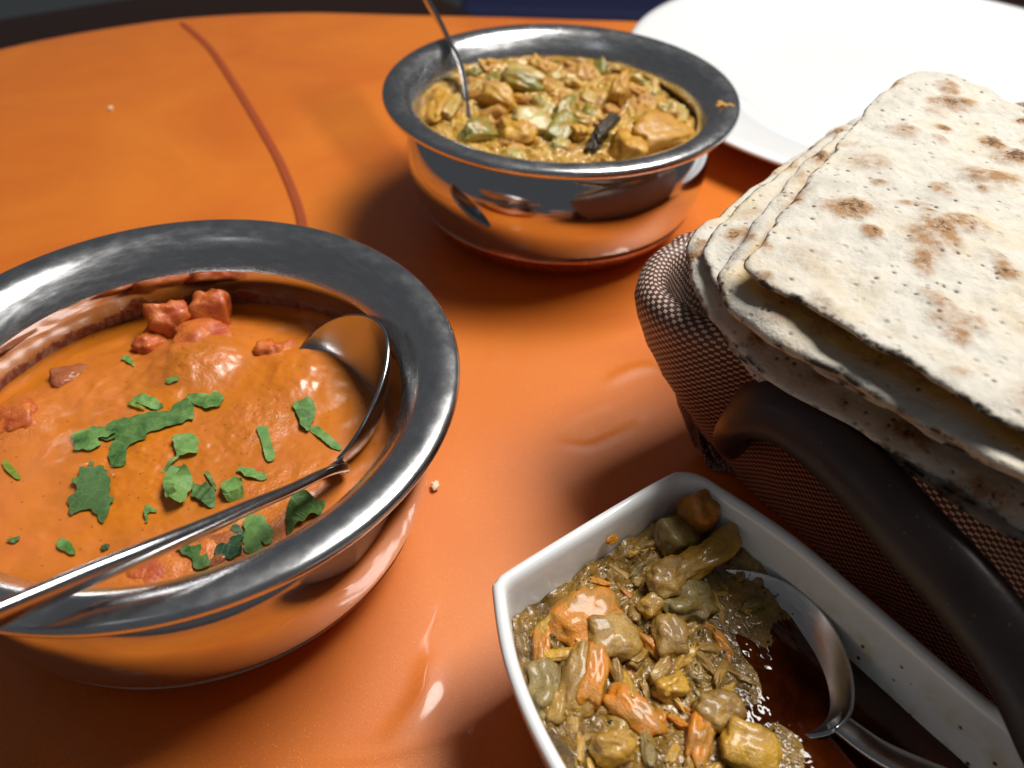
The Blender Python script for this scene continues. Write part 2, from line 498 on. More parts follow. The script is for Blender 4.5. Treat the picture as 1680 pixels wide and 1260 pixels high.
BROTH = mk_broth()
PEPPER = mk_plain('black_pepper', lin(34, 24, 14), 0.4, 300); SEED = mk_plain('pale_seed', lin(176, 144, 80), 0.3, 300)
CRUMB_M = mk_plain('bread_crumb', lin(236, 214, 180), 0.7, 300)
WOOD = mk_plain('dark_brown_wood', lin(58, 32, 18), 0.45, 20)
FLOOR_M = mk_plain('grey_floor', lin(140, 146, 148), 0.35, 4)
NAVY = mk_plain('navy_cloth', lin(34, 40, 84), 0.8, 40)
BLACK = mk_plain('black_seat_cover', lin(14, 14, 16), 0.6, 40)
STRIP_M = mk_plain('rust_brown_strip', lin(160, 68, 22), 0.7, 200)

# ================================================================== SETTING
def table_sdf(x, y, cx=0.25, cy=0.285, hx=0.68, hy=0.345, r=0.305):
    qx, qy = np.abs(x - cx) - (hx - r), np.abs(y - cy) - (hy - r)
    return np.hypot(np.maximum(qx, 0), np.maximum(qy, 0)) + np.minimum(np.maximum(qx, qy), 0) - r
def ridge(x, y, pts, h, w):
    """soft raised crease of the clear sheet along a polyline"""
    P = spline(pts, 6)
    best = np.full(x.shape, 1e9); par = np.zeros(x.shape)
    n = len(P)
    for i in range(n - 1):
        a, b = P[i], P[i + 1]
        d = b - a; L2 = d @ d
        t = np.clip(((x - a[0]) * d[0] + (y - a[1]) * d[1]) / L2, 0, 1)
        dd = np.hypot(x - a[0] - t * d[0], y - a[1] - t * d[1])
        m = dd < best
        best[m] = dd[m]; par[m] = ((i + t) / (n - 1))[m]
    return h * np.exp(-(best / w) ** 2) * np.sin(np.pi * np.clip(par, 0.02, 0.98)) ** 0.6
def build_tablecloth():
    xs = np.r_[np.arange(-0.72, -0.06, 0.008), np.arange(-0.06, 0.075, 0.0012), np.arange(0.075, 1.28, 0.010)]
    ys = np.r_[np.arange(-0.40, 0.075, 0.010), np.arange(0.075, 0.255, 0.0012), np.arange(0.255, 0.93, 0.005)]
    X, Y = np.meshgrid(xs, ys)
    s = table_sdf(X, Y)
    e = 1e-4
    gx = (table_sdf(X + e, Y) - table_sdf(X - e, Y)) / (2 * e); gy = (table_sdf(X, Y + e) - table_sdf(X, Y - e)) / (2 * e)
    gl = np.maximum(np.hypot(gx, gy), 1e-6); gx, gy = gx / gl, gy / gl
    R = 0.022
    over = np.maximum(s + R, 0)
    a = np.minimum(over / R, math.pi / 2)
    down = np.maximum(over - R * math.pi / 2, 0)
    bx, by = X - gx * over, Y - gy * over
    Z = -R * (1 - np.cos(a)) - down
    out = R * np.sin(a) + down * 0.08 * (1 + np.sin(np.arctan2(Y - 0.1, X - 0.25) * 24))
    PX, PY = bx + gx * out, by + gy * out
    flat = np.exp(-(over / 0.01) ** 2)
    H = 0.0012 * fbm(X, Y, 7, 3, 3)
    for pts, h, w in [
        ([(0.0361, 0.2299), (0.0422, 0.2353), (0.0494, 0.2391), (0.0552, 0.239)], 0.0007, 0.0028),
        ([(0.0173, 0.1988), (0.0267, 0.1972), (0.0364, 0.2025), (0.0444, 0.2086)], 0.0005, 0.0020),
        ([(-0.0190, 0.117), (-0.0196, 0.1136), (-0.0199, 0.1075), (-0.0217, 0.1025), (-0.0251, 0.0975), (-0.0293, 0.0943)], 0.0008, 0.0032),
        ([(0.002, 0.098), (-0.0049, 0.0958), (-0.007, 0.0919), (-0.0052, 0.0855)], 0.0006, 0.0026),
        ([(-0.045, 0.088), (-0.03, 0.090), (-0.015, 0.095), (-0.004, 0.099)], 0.0004, 0.0018)]:
        H += ridge(X, Y, pts, h, w)
    Z = Z + H * flat
    ny, nx = X.shape
    V = np.stack([PX.ravel(), PY.ravel(), Z.ravel()], 1)
    I = np.arange(nx * ny).reshape(ny, nx)
    F = np.stack([I[:-1, :-1].ravel(), I[:-1, 1:].ravel(), I[1:, 1:].ravel(), I[1:, :-1].ravel()], 1)
    me = mesh('tablecloth', V, F)
    return tag(link('tablecloth', me, CLOTH), kind='structure')
cloth = build_tablecloth()
# narrow rust-brown strip curving across the cloth
def build_curved_strip():
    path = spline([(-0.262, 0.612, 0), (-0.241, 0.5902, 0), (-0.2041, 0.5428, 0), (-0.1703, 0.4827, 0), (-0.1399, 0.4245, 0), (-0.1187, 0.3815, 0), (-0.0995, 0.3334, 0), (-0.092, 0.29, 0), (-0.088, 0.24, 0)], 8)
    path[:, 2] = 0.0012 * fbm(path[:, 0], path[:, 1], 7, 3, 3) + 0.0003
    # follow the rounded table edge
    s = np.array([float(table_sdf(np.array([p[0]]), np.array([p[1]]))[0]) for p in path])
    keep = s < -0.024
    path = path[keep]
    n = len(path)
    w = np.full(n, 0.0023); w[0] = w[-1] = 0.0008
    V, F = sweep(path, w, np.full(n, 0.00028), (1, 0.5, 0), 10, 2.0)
    me = mesh('curved_strip', V, F); fix_normals(me)
    link('curved_strip', me, STRIP_M, cloth)
build_curved_strip()
V, F = [(-6, -3, -0.75), (6, -3, -0.75), (6, 8, -0.75), (-6, 8, -0.75)], [(0, 1, 2, 3)]
tag(link('floor', mesh('floor', V, F), FLOOR_M), kind='structure')

def rbox(name, c, h, mat, parent, bev=0.01, rot=0.0):
    bm = bmesh.new(); bmesh.ops.create_cube(bm, size=2)
    bmesh.ops.scale(bm, vec=h, verts=bm.verts)
    bmesh.ops.bevel(bm, geom=list(bm.edges), offset=min(bev, min(h) * 0.9), segments=3, affect='EDGES', profile=0.6)
    bmesh.ops.rotate(bm, cent=(0, 0, 0), matrix=Matrix.Rotation(rot, 3, 'Z'), verts=bm.verts)
    bmesh.ops.translate(bm, vec=c, verts=bm.verts)
    me = bpy.data.meshes.new(name); bm.to_mesh(me); bm.free()
    return link(name, me, mat, parent)
def chair(x, y, rot, seat_mat, label, back=True):
    root = empty('chair', (x, y, -0.75))
    tag(root, label, 'chair', 'chairs behind the table')
    c, s = math.cos(rot), math.sin(rot)
    def at(a, b): return (x + a * c - b * s, y + a * s + b * c)
    rbox('seat', (x, y, -0.30), (0.21, 0.20, 0.022), seat_mat, root, 0.018, rot)
    for a in (-0.18, 0.18):
        for b in (-0.17, 0.17):
            px, py = at(a, b)
            rbox('leg', (px, py, -0.5355), (0.018, 0.018, 0.2145), WOOD, root, 0.004, rot)
    if back:
        for a in (-0.18, 0.18):
            px, py = at(a, 0.235)
            rbox('post', (px, py, -0.12), (0.016, 0.014, 0.20), WOOD, root, 0.004, rot)
        px, py = at(0, 0.235)
        rbox('backrest', (px, py, 0.0), (0.16, 0.012, 0.07), seat_mat, root, 0.006, rot)
bench = empty('bench', (-0.465, 1.37, -0.75)); tag(bench, 'dark brown wooden bench behind the curved corner of the table', 'bench')
rbox('seat', (-0.465, 1.37, -0.30), (0.36, 0.21, 0.022), WOOD, bench, 0.018, 0.613)
for a_, b_ in [(-.3, -.16), (.3, -.16), (-.3, .16), (.3, .16)]:
    rbox('leg', (-0.465 + a_ * 0.818 - b_ * 0.575, 1.37 + a_ * 0.575 + b_ * 0.818, -0.5355), (0.02, 0.02, 0.2145), WOOD, bench, 0.004, 0.613)
chair(0.10, 1.68, 0.0, NAVY, 'navy cushioned chair standing behind the steel bowl with a spoon')
chair(0.95, 1.78, -0.5, WOOD, 'brown wooden chair behind the large white plate')

# ================================================================== STEEL BOWLS
RIM_Z = 0.0625
def body_profile():
    h, rb, rbase, zb = 0.0625, 0.0664, 0.043, 0.0350
    low = []
    for k in range(19):
        t = k / 18 * math.pi / 2
        low.append((rbase + (rb - rbase) * math.sin(t) ** (2 / 1.95), 0.0006 + zb * (1 - math.cos(t) ** (2 / 1.95))))
    return low
def build_steel_bowl(cx, cy, label):
    root = empty('serving_bowl', (cx, cy, 0))
    tag(root, label, 'bowl')
    low = body_profile()
    zc = 0.0155
    bottom = [p for p in low if p[1] < zc]
    top = [p for p in low if p[1] >= zc]
    # copper-plated base
    r_j = np.interp(zc, [p[1] for p in low], [p[0] for p in low])
    cop = [(0, 0.0022), (0.034, 0.0020), (0.038, 0.0006)] + bottom + [(r_j + 0.00035, zc), (r_j - 0.0012, zc + 0.0001), (r_j - 0.004, zc - 0.001)]
    V, F = revolve(cop, 144, cx, cy)
    me = mesh('base', V, F); fix_normals(me)
    link('base', me, COPPER, root)
    # steel body with thick flared and rolled lip
    outer = [(r_j - 0.0012, zc + 0.0003), (r_j - 0.0001, zc + 0.0004)] + top + [
        (0.0661, 0.0390), (0.0652, 0.0425), (0.0638, 0.0460), (0.0622, 0.0490), (0.0609, 0.0512), (0.0604, 0.0530), (0.0611, 0.0548), (0.0634, 0.0568), (0.0675, 0.0583),
        (0.0710, 0.0588), (0.0735, 0.0589)]
    lip = []
    for k in range(9):                                   # rolled edge
        a = -math.pi / 2 + math.pi * k / 8 * 0.93
        lip.append((0.0732 + 0.0020 * math.cos(a), 0.0609 + 0.0020 * math.sin(a)))
    rim_in = [(0.0715, 0.0632), (0.0695, 0.0631), (0.0670, 0.0624), (0.0648, 0.0610), (0.0631, 0.0590), (0.0615, 0.0570), (0.0600, 0.0550), (0.0592, 0.0528)]
    inner = [(0.0595, 0.0500), (0.0606, 0.0475), (0.0622, 0.0440), (0.0638, 0.0400), (0.0648, 0.0360), (0.0649, 0.0325),
             (0.0640, 0.0270), (0.0605, 0.0180), (0.0545, 0.0095), (0.0440, 0.0050), (0.030, 0.0036), (0, 0.0034)]
    cut = outer.index((0.0604, 0.0530))
    V, F = revolve(outer[cut:] + lip + rim_in, 160, cx, cy)
    me = mesh('rim', V, F); fix_normals(me)
    link('rim', me, BRUSHED, root)
    V, F = revolve(outer[:cut + 1], 160, cx, cy)
    V2, F2 = revolve([rim_in[-1]] + inner, 160, cx, cy)
    me = mesh('body', V, F)
    link('body', me, STEEL, root)
    me = mesh('inner_wall', V2, F2)
    link('inner_wall', me, STAINED, root)
    return root
AX, AY = -0.0887, 0.1592
BX, BY = 0.0167, 0.3464
build_steel_bowl(AX, AY, 'steel serving bowl with copper base holding orange curry with coriander')
build_steel_bowl(BX, BY, 'steel serving bowl with copper base holding yellow vegetable curry, beside the large white plate')

def disc_field(cx, cy, rad, zf, rings=110, secs=220, power=0.85):
    V = [(cx, cy)]; 
    for i in range(1, rings + 1):
        rr = rad * (i / rings) ** power
        for k in range(secs):
            a = 2 * math.pi * k / secs
            V.append((cx + rr * math.cos(a), cy + rr * math.sin(a)))
    V = np.array(V)
    Z = zf(V[:, 0], V[:, 1])
    F = [(0, 1 + k, 1 + (k + 1) % secs) for k in range(secs)]
    for i in range(rings - 1):
        a = 1 + i * secs; b = a + secs
        F += [(a + k, b + k, b + (k + 1) % secs, a + (k + 1) % secs) for k in range(secs)]
    return np.c_[V, Z], F

# ------------------------------------------------------------------ pieces of food
def chunk_mesh(name, seed, box=0.5, amp=0.16, sub=4, freq=1.6, fine=1.0):
    bm = bmesh.new(); bmesh.ops.create_icosphere(bm, subdivisions=sub, radius=1.0)
    r = random.Random(seed)
    off = Vector((r.uniform(0, 50), r.uniform(0, 50), r.uniform(0, 50)))
    from mathutils import noise as mn
    ax = Matrix.Rotation(r.uniform(0, 3), 3, Vector((r.random(), r.random(), r.random() + .01)).normalized())
    for v in bm.verts:
        p = v.co.copy()
        q = p / max(abs(p.x), abs(p.y), abs(p.z))
        p = p.lerp(q * 0.85, box)
        d = mn.noise(v.co * freq + off) * amp + mn.noise(v.co * freq * 3.1 + off) * amp * 0.4 + fine * (mn.noise(v.co * freq * 7 + off) * amp * 0.24 + mn.noise(v.co * freq * 15 + off) * amp * 0.12)
        v.co = p * (1 + d)
    me = bpy.data.meshes.new(name); bm.to_mesh(me); bm.free()
    me.polygons.foreach_set('use_smooth', [True] * len(me.polygons))
    return me
CH = [chunk_mesh('food_chunk', 10 + k, box=[.25, .5, .65, .4, .15, .55][k % 6], amp=[.42, .32, .26, .44, .5, .36][k % 6]) for k in range(14)]
SOFT = [chunk_mesh('soft_piece', 60 + k, box=[.2, .45, .3, .55, .1, .4][k % 6], amp=[.34, .26, .4, .22, .45, .3][k % 6], fine=0.35) for k in range(14)]
_variants = {}
def chunk(name, mat, loc, size, rot, parent, k=None, pool=None):
    pool = CH if pool is None else pool
    k = RND.randrange(len(pool)) if k is None else k
    key = (k, mat.name, pool is CH)
    if key not in _variants:
        me = pool[k].copy(); me.materials.append(mat); _variants[key] = me
    o = bpy.data.objects.new(name, _variants[key]); COL.objects.link(o)
    o.parent = parent
    o.matrix_parent_inverse = Matrix.Translation(parent.location).inverted()
    o.location = loc; o.scale = size; o.rotation_euler = rot
    return o

# ------------------------------------------------------------------ orange curry
LUMPS_A = [(-0.0957, 0.1930, 0.013, 0.0056), (-0.0707, 0.1668, 0.011, 0.0016), (-0.0600, 0.1420, 0.012, 0.0014), (-0.1397, 0.1645, 0.010, 0.0030),
           (-0.0690, 0.1240, 0.010, 0.0014), (-0.0835, 0.1170, 0.012, 0.0016), (-0.115, 0.178, 0.016, 0.0012), (-0.0640, 0.1890, 0.0135, 0.0044), (-0.095, 0.150, 0.02, 0.0010)]
def curry_z(x, y):
    x = np.asarray(x, float); y = np.asarray(y, float)
    d = np.hypot(x - AX, y - AY)
    z = 0.0352 + 0.0026 * (1 - (d / 0.064) ** 2) + 0.0009 * fbm(x, y, 45, 3, 5) + 0.0005 * fbm(x, y, 160, 3, 8)
    for lx, ly, r, h in LUMPS_A:
        g = np.exp(-(((x - lx) ** 2 + (y - ly) ** 2) / (r * r)) ** 1.3)
        z = z + h * g + 0.0006 * g * fbm(x, y, 260, 3, 21)
    z = z + 0.0010 * sstep(0.060, 0.0645, d)
    return z
curry = empty('orange_curry', (AX, AY, 0.0352))
tag(curry, 'smooth orange tomato curry with meat pieces and chopped coriander', 'curry')
V, F = disc_field(AX, AY, 0.0648, curry_z, 170, 300)
me = mesh('sauce', V, F)
lump = np.zeros(len(V)); 
for lx, ly, r, h in LUMPS_A[:6]:
    lump += np.exp(-(((V[:, 0] - lx) ** 2 + (V[:, 1] - ly) ** 2) / (r * r)) ** 1.5)
attr(me, 'lump', np.clip(lump, 0, 1))
dd = np.hypot(V[:, 0] - AX, V[:, 1] - AY)
oil = sstep(0.02, 0.5, fbm(V[:, 0], V[:, 1], 40, 3, 31)) * 0.6 + sstep(0.052, 0.063, dd) * 0.6
attr(me, 'oil', np.clip(oil - lump, 0, 1))
link('sauce', me, CURRY, curry)
for name, mat, (x, y, dz), size, rot, k in [
    ('meat_piece', MEAT, (-0.1100, 0.2080, 0.0020), (0.0078, 0.0056, 0.0100), (0.2, 0.10, 0.3), 5),
    ('meat_piece', MEAT, (-0.1140, 0.1995, 0.0005), (0.0050, 0.0040, 0.0045), (0.2, 0.5, 1.1), 1),
    ('meat_piece', MEAT, (-0.0985, 0.2125, 0.0030), (0.0068, 0.0052, 0.0105), (-0.1, 0.2, 0.2), 1),
    ('meat_piece', MEAT, (-0.0985, 0.2020, -0.0022), (0.0100, 0.0080, 0.0056), (0.1, 0.1, 0.6), 7),
    ('meat_piece', MEAT, (-0.0745, 0.1970, -0.0022), (0.0062, 0.0058, 0.0058), (0.4, 0.2, 0.2), 2),
    ('meat_piece', MEAT, (-0.1400, 0.1640, -0.0018), (0.0085, 0.0060, 0.0052), (0.2, -0.3, 0.5), 11),
    ('meat_piece', MEAT_B, (-0.1335, 0.1850, -0.0012), (0.0072, 0.0045, 0.0045), (0.1, 0.3, 0.9), 13),
    ('meat_piece', MEAT, (-0.0820, 0.1165, -0.0032), (0.0105, 0.0075, 0.0046), (0.1, 0.1, 0.3), 0),
    ('meat_piece', MEAT_B, (-0.0690, 0.1225, -0.0032), (0.0080, 0.0062, 0.0046), (0.3, 0.1, 0.3), 4)]:
    chunk(name, mat, (x, y, float(curry_z(x, y)) - 0.001 + dz), size, rot, curry, k, SOFT)

# ------------------------------------------------------------------ coriander
LEAVES = {
  'forked': [(-110.7, 164.8), (-105.4, 165.6), (-100.7, 168.3), (-97.5, 168.5), (-96.6, 171.1), (-94.2, 173.9), (-91.4, 171.4), (-89.4, 165.3), (-90.8, 165.2), (-92.3, 163.2), (-95.1, 162.1), (-96.7, 160.5), (-99.8, 159.4), (-100.2, 156.5), (-103.9, 154.4), (-102.4, 148.5), (-103.8, 146.9), (-106.2, 147.9), (-108.1, 151.0), (-108.8, 155.6), (-108.8, 157.6), (-111.2, 156.5), (-113.6, 158.3), (-113.4, 161.2), (-112.6, 163.8)],
  'lobed': [(-121.7, 159.4), (-120.0, 160.5), (-116.7, 161.8), (-113.8, 161.5), (-112.0, 160.3), (-108.7, 159.0), (-110.2, 157.5), (-112.7, 156.9), (-111.7, 155.0), (-112.3, 153.1), (-116.2, 152.7), (-118.5, 153.3), (-119.1, 155.7), (-120.9, 157.5)],
  'oval': [(-109.0, 171.6), (-108.6, 174.5), (-104.8, 174.2), (-100.2, 171.2), (-100.4, 169.6), (-103.0, 168.8), (-107.2, 170.6)],
  'stem': [(-110.2, 171.3), (-108.8, 171.1), (-104.0, 168.5), (-104.9, 168.1), (-109.2, 170.0)],
  'ribbon': [(-94.6, 175.2), (-90.8, 175.9), (-87.5, 176.0), (-86.5, 177.7), (-83.5, 174.9), (-83.4, 171.7), (-86.9, 170.0), (-90.2, 171.4), (-92.3, 172.6)],
  'stemmed': [(-92.2, 156.8), (-89.5, 158.9), (-85.6, 157.4), (-84.5, 152.5), (-87.2, 151.2), (-88.8, 150.9), (-88.9, 149.8), (-90.9, 146.1), (-92.4, 146.5), (-89.9, 150.2), (-90.0, 152.2)],
  'dark': [(-111.7, 149.0), (-110.0, 146.4), (-108.5, 147.8), (-104.8, 143.1), (-103.3, 140.1), (-102.7, 137.6), (-101.3, 136.4), (-100.8, 132.7), (-101.2, 129.5), (-103.5, 130.6), (-105.2, 132.5), (-108.4, 133.2), (-110.4, 131.5), (-113.2, 136.3), (-111.3, 138.9), (-113.3, 140.6), (-114.3, 142.7), (-112.9, 143.6), (-114.1, 146.2), (-111.8, 145.9)],
  'curl': [(-88.5, 138.6), (-89.4, 142.4), (-88.3, 145.1), (-85.8, 145.9), (-83.1, 143.5), (-81.6, 140.6), (-82.6, 138.4), (-82.6, 135.5), (-84.4, 134.2), (-87.3, 136.1)],
  'crumple': [(-82.3, 139.7), (-82.0, 141.9), (-78.6, 141.6), (-76.1, 139.5), (-75.3, 135.8), (-76.7, 134.9), (-79.2, 136.9), (-81.8, 138.0)],
  'flag': [(-92.8, 134.7), (-91.7, 134.9), (-89.2, 133.2), (-91.0, 132.3), (-90.4, 129.7), (-91.1, 129.9)],
  'sliver': [(-101.5, 180.0), (-98.5, 180.7), (-97.8, 179.6), (-100.8, 178.7)],
  'square': [(-74.8, 141.6), (-74.1, 143.3), (-70.0, 143.0), (-68.6, 138.8), (-71.5, 137.1), (-73.6, 138.2)],
  'twig': [(-80.5, 145.4), (-79.7, 146.1), (-78.3, 144.3), (-76.2, 141.2), (-76.3, 140.4), (-78.6, 143.1)],
  'wing': [(-72.7, 147.2), (-71.1, 148.5), (-67.7, 147.2), (-63.4, 144.7), (-66.0, 144.0), (-68.5, 144.3), (-71.5, 146.2)],
  'frilled': [(-66.1, 130.2), (-64.8, 132.1), (-62.9, 132.5), (-60.7, 130.8), (-58.2, 127.6), (-58.2, 125.1), (-59.7, 124.0), (-60.7, 124.6), (-60.0, 122.9), (-61.3, 121.5), (-63.3, 121.6), (-64.7, 122.7), (-65.4, 126.2)],
  'shaded': [(-71.2, 121.4), (-70.0, 123.2), (-67.9, 124.0), (-68.9, 127.5), (-67.5, 129.0), (-65.7, 127.6), (-64.9, 123.4), (-64.8, 120.7), (-66.7, 119.6), (-69.6, 119.8)],
  'triangle': [(-80.1, 121.6), (-75.2, 122.5), (-74.4, 121.7), (-73.9, 119.3), (-72.5, 120.0), (-71.1, 117.7), (-72.7, 116.0), (-74.8, 116.6), (-76.4, 119.2), (-78.7, 120.1)],
  'folded': [(-56.2, 132.8), (-55.6, 136.6), (-54.0, 139.4), (-48.5, 138.4), (-47.2, 138.1), (-47.7, 134.6), (-49.1, 132.7), (-51.9, 130.4), (-54.3, 127.4), (-55.5, 130.2)],
  'spoonside': [(-62.8, 172.2), (-60.6, 174.1), (-57.3, 174.2), (-56.0, 169.5), (-56.7, 163.1), (-59.1, 164.7), (-60.6, 168.1)],
  'spoonstrip': [(-56.4, 163.6), (-54.8, 165.4), (-49.9, 161.1), (-47.1, 159.0), (-46.8, 157.1), (-49.7, 157.8), (-54.0, 161.5)],
  'strip': [(-70.8, 162.4), (-68.1, 163.1), (-66.4, 159.3), (-63.6, 152.3), (-65.4, 150.9), (-68.4, 157.5)],
  'small': [(-110.9, 122.7), (-109.6, 124.5), (-106.6, 122.4), (-104.7, 120.3), (-107.1, 120.2)],
  'speck': [(-123.3, 123.3), (-121.2, 124.9), (-120.4, 124.1), (-121.0, 123.0)],
  'darkspeck': [(-99.6, 122.7), (-98.4, 123.4), (-97.4, 122.1), (-98.8, 121.4)],
  'hook': [(-120.2, 192.0), (-117.9, 193.1), (-114.2, 187.5), (-117.1, 189.4)],
  'grass': [(-136.5, 149.7), (-134.9, 149.1), (-129.3, 144.1), (-129.7, 142.8), (-135.2, 147.1)],
}

LEAF_LABEL = {
 'forked': 'long forked green coriander leaf draped across the middle of the orange curry',
 'lobed': 'small lobed coriander leaf touching the tip of the long forked leaf',
 'oval': 'oval green coriander leaf beside a pale stem, above the long forked leaf',
 'stem': 'thin yellow-green stem piece beside the oval coriander leaf',
 'ribbon': 'ribbon-shaped coriander leaf joining the blunt end of the long forked leaf',
 'stemmed': 'pale coriander leaf with a short stem between the long forked leaf and the curled leaf',
 'dark': 'big dark ragged coriander leaf lying alone on the orange curry',
 'curl': 'rolled up coriander leaf showing a dark hollow, beside the spoon handle',
 'crumple': 'crumpled coriander leaf between the rolled leaf and the spoon handle',
 'flag': 'tiny flag-shaped coriander scrap next to the rolled up leaf',
 'sliver': 'tiny green sliver floating above the long forked leaf',
 'square': 'square cut coriander leaf tucked against the spoon handle',
 'twig': 'thin green coriander twig pointing at the crumpled leaf',
 'wing': 'narrow wing-shaped coriander leaf near where the spoon handle dips into curry',
 'frilled': 'frilled fan-shaped coriander leaf between the spoon handle and bowl rim',
 'shaded': 'shaded coriander leaf under the frilled leaf below the spoon handle',
 'triangle': 'triangular coriander leaf by the bowl rim under the spoon handle',
 'folded': 'broad folded coriander leaf leaning on the inside of the bowl rim',
 'spoonside': 'bright wavy coriander leaf just inside the sunken spoon bowl',
 'spoonstrip': 'narrow coriander strip running from the wavy leaf to the spoon edge',
 'strip': 'straight pale coriander strip lying alone near the middle of the curry',
 'small': 'small bright green coriander scrap below the big dark leaf',
 'speck': 'tiny dark green speck near the left edge of the orange curry'.replace('left edge', 'far side'),
 'darkspeck': 'dark green crumb of coriander beside the thick of the spoon handle',
 'hook': 'hook-shaped coriander bit near the standing red meat pieces',
 'grass': 'thin grass-like coriander stem by the red meat piece at the bowl side',
}
LEAF_LABEL['speck'] = 'tiny dark green coriander speck next to the small bright green scrap'
def build_leaf(key, pts):
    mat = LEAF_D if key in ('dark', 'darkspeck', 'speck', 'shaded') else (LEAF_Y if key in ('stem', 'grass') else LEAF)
    P = spline([(a / 1000, b / 1000) for a, b in pts], 6, True)
    P = resample(P, max(24, int(np.linalg.norm(np.diff(P, axis=0), axis=1).sum() / 0.0005)))
    c = P.mean(0)
    r = random.Random(key)
    bm = bmesh.new()
    N = normals2(P)
    fr = 0.0 if key in ('stem', 'grass', 'strip', 'spoonstrip', 'twig', 'sliver') else (0.0007 if key in ('frilled', 'dark', 'shaded', 'lobed') else 0.00035)
    w_ = np.cumsum([0.0005 * r.uniform(0.5, 1.5) for _ in P])
    jag = fr * (np.abs(np.sin(w_ / 0.0019 * 1.57)) - 0.7) + np.array([r.uniform(-0.00008, 0.00008) for _ in P])
    P = P + N * jag[:, None]
    vs_ = [bm.verts.new((x, y, 0)) for x, y in P]
    f = bm.faces.new(vs_)
    bmesh.ops.triangulate(bm, faces=[f])
    bmesh.ops.subdivide_edges(bm, edges=bm.edges[:], cuts=1, use_grid_fill=True)
    bm.verts.ensure_lookup_table()
    X = np.array([v.co.x for v in bm.verts]); Y = np.array([v.co.y for v in bm.verts])
    Z = curry_z(X, Y)
    ext = max(np.ptp(P[:, 0]), np.ptp(P[:, 1]))
    seed = r.uniform(0, 99)
    Z0 = Z + 0.00025 + np.maximum(0.0005 * fbm(X + seed, Y, 260, 3, 4) + 0.0001, 0)
    ang = r.uniform(0, math.pi)
    u = ((X - c[0]) * math.cos(ang) + (Y - c[1]) * math.sin(ang)) / (ext * 0.5)
    amp = {'curl': 0.0034, 'square': 0.0020, 'folded': 0.0024, 'crumple': 0.0012, 'stemmed': 0.0012, 'dark': 0.0010, 'forked': 0.0004, 'frilled': 0.0006, 'wing': 0.0008, 'lobed': 0.0008, 'ribbon': 0.0010, 'spoonside': 0.0012}.get(key, 0.0004)
    Z0 = Z0 + amp * np.clip(1 - u * u, 0, 1)
    # folds
    Z0 = Z0 + amp * 0.3 * np.sin(u * 9 + seed)
    for v, z in zip(bm.verts, Z0): v.co.z = float(z) - (0)
    me = bpy.data.meshes.new('coriander_leaf'); bm.to_mesh(me); bm.free()
    fix_normals(me)
    nm = 'coriander_sprig' if key in ('stem', 'grass', 'twig') else 'coriander_leaf'
    o = link(nm, me, mat)
    md = o.modifiers.new('thickness', 'SOLIDIFY'); md.thickness = 0.00007; md.offset = 1
    es = o.modifiers.new('crisp_edge', 'EDGE_SPLIT'); es.split_angle = math.radians(40)
    tag(o, LEAF_LABEL[key], 'herb', 'coriander scattered on the orange curry')
for key, pts in LEAVES.items():
    build_leaf(key, pts)

# ------------------------------------------------------------------ spoons
def spoon_bowl(neck, axis, normal, length, width, depth, nu=34, nv=26):
    """hollow spoon bowl: neck point, axis towards the tip, normal = open side"""
    a = np.array(axis, float); a /= np.linalg.norm(a)
    n = np.array(normal, float); n -= a * (n @ a); n /= np.linalg.norm(n)
    s = np.cross(n, a)
    neck = np.array(neck, float)
    V, F = [], []
    for i in range(nu + 1):
        t = i / nu
        tt = 0.5 - 0.5 * math.cos(math.pi * t)
        w = width * 0.5 * (max(1 - (2 * tt - 1) ** 2, 0) ** 0.5) * (0.86 + 0.24 * math.sin(math.pi * min(tt * 0.9, 1)))
        w = max(w, 0.0022 if t < 0.5 else 0.0004)
        for j in range(nv + 1):
            q = -1 + 2 * j / nv
            q = math.sin(q * math.pi / 2)
            d = depth * (1 - q * q) * (max(1 - (2 * tt - 1) ** 2, 0) ** 0.75)
            lift = 0.0022 * (1 - tt) ** 3 - 0.0 * tt
            V.append(neck + a * (tt * length) + s * (w * q) + n * (lift - d))
    for i in range(nu):
        for j in range(nv):
            k = i * (nv + 1) + j
            F.append((k, k + 1, k + nv + 2, k + nv + 1))
    return V, F
def build_spoon(label, path, wid, thk, side, bowl=None, group=None):
    P = spline(path, 6)
    t = np.linspace(0, 1, len(P)); tk = np.linspace(0, 1, len(wid))
    root = empty('serving_spoon', tuple(P[len(P) // 3]))
    tag(root, label, 'spoon', group)
    sd = np.array(side, float)
    if sd.ndim == 2: sd = np.stack([np.interp(t, np.linspace(0, 1, len(sd)), sd[:, k]) for k in range(3)], 1)
    V, F = sweep(P, np.interp(t, tk, wid), np.interp(t, np.linspace(0, 1, len(thk)), thk), sd, 18, 3.0)
    me = mesh('handle', V, F); fix_normals(me)
    link('handle', me, SPOON_STEEL, root)
    if bowl:
        V, F = spoon_bowl(*bowl)
        me = mesh('bowl', V, F); fix_normals(me)
        o = link('bowl', me, SPOON_STEEL, root)
        md = o.modifiers.new('thickness', 'SOLIDIFY'); md.thickness = 0.0010; md.offset = 0
        md = o.modifiers.new('smooth', 'SUBSURF'); md.levels = 1; md.render_levels = 1
    return root
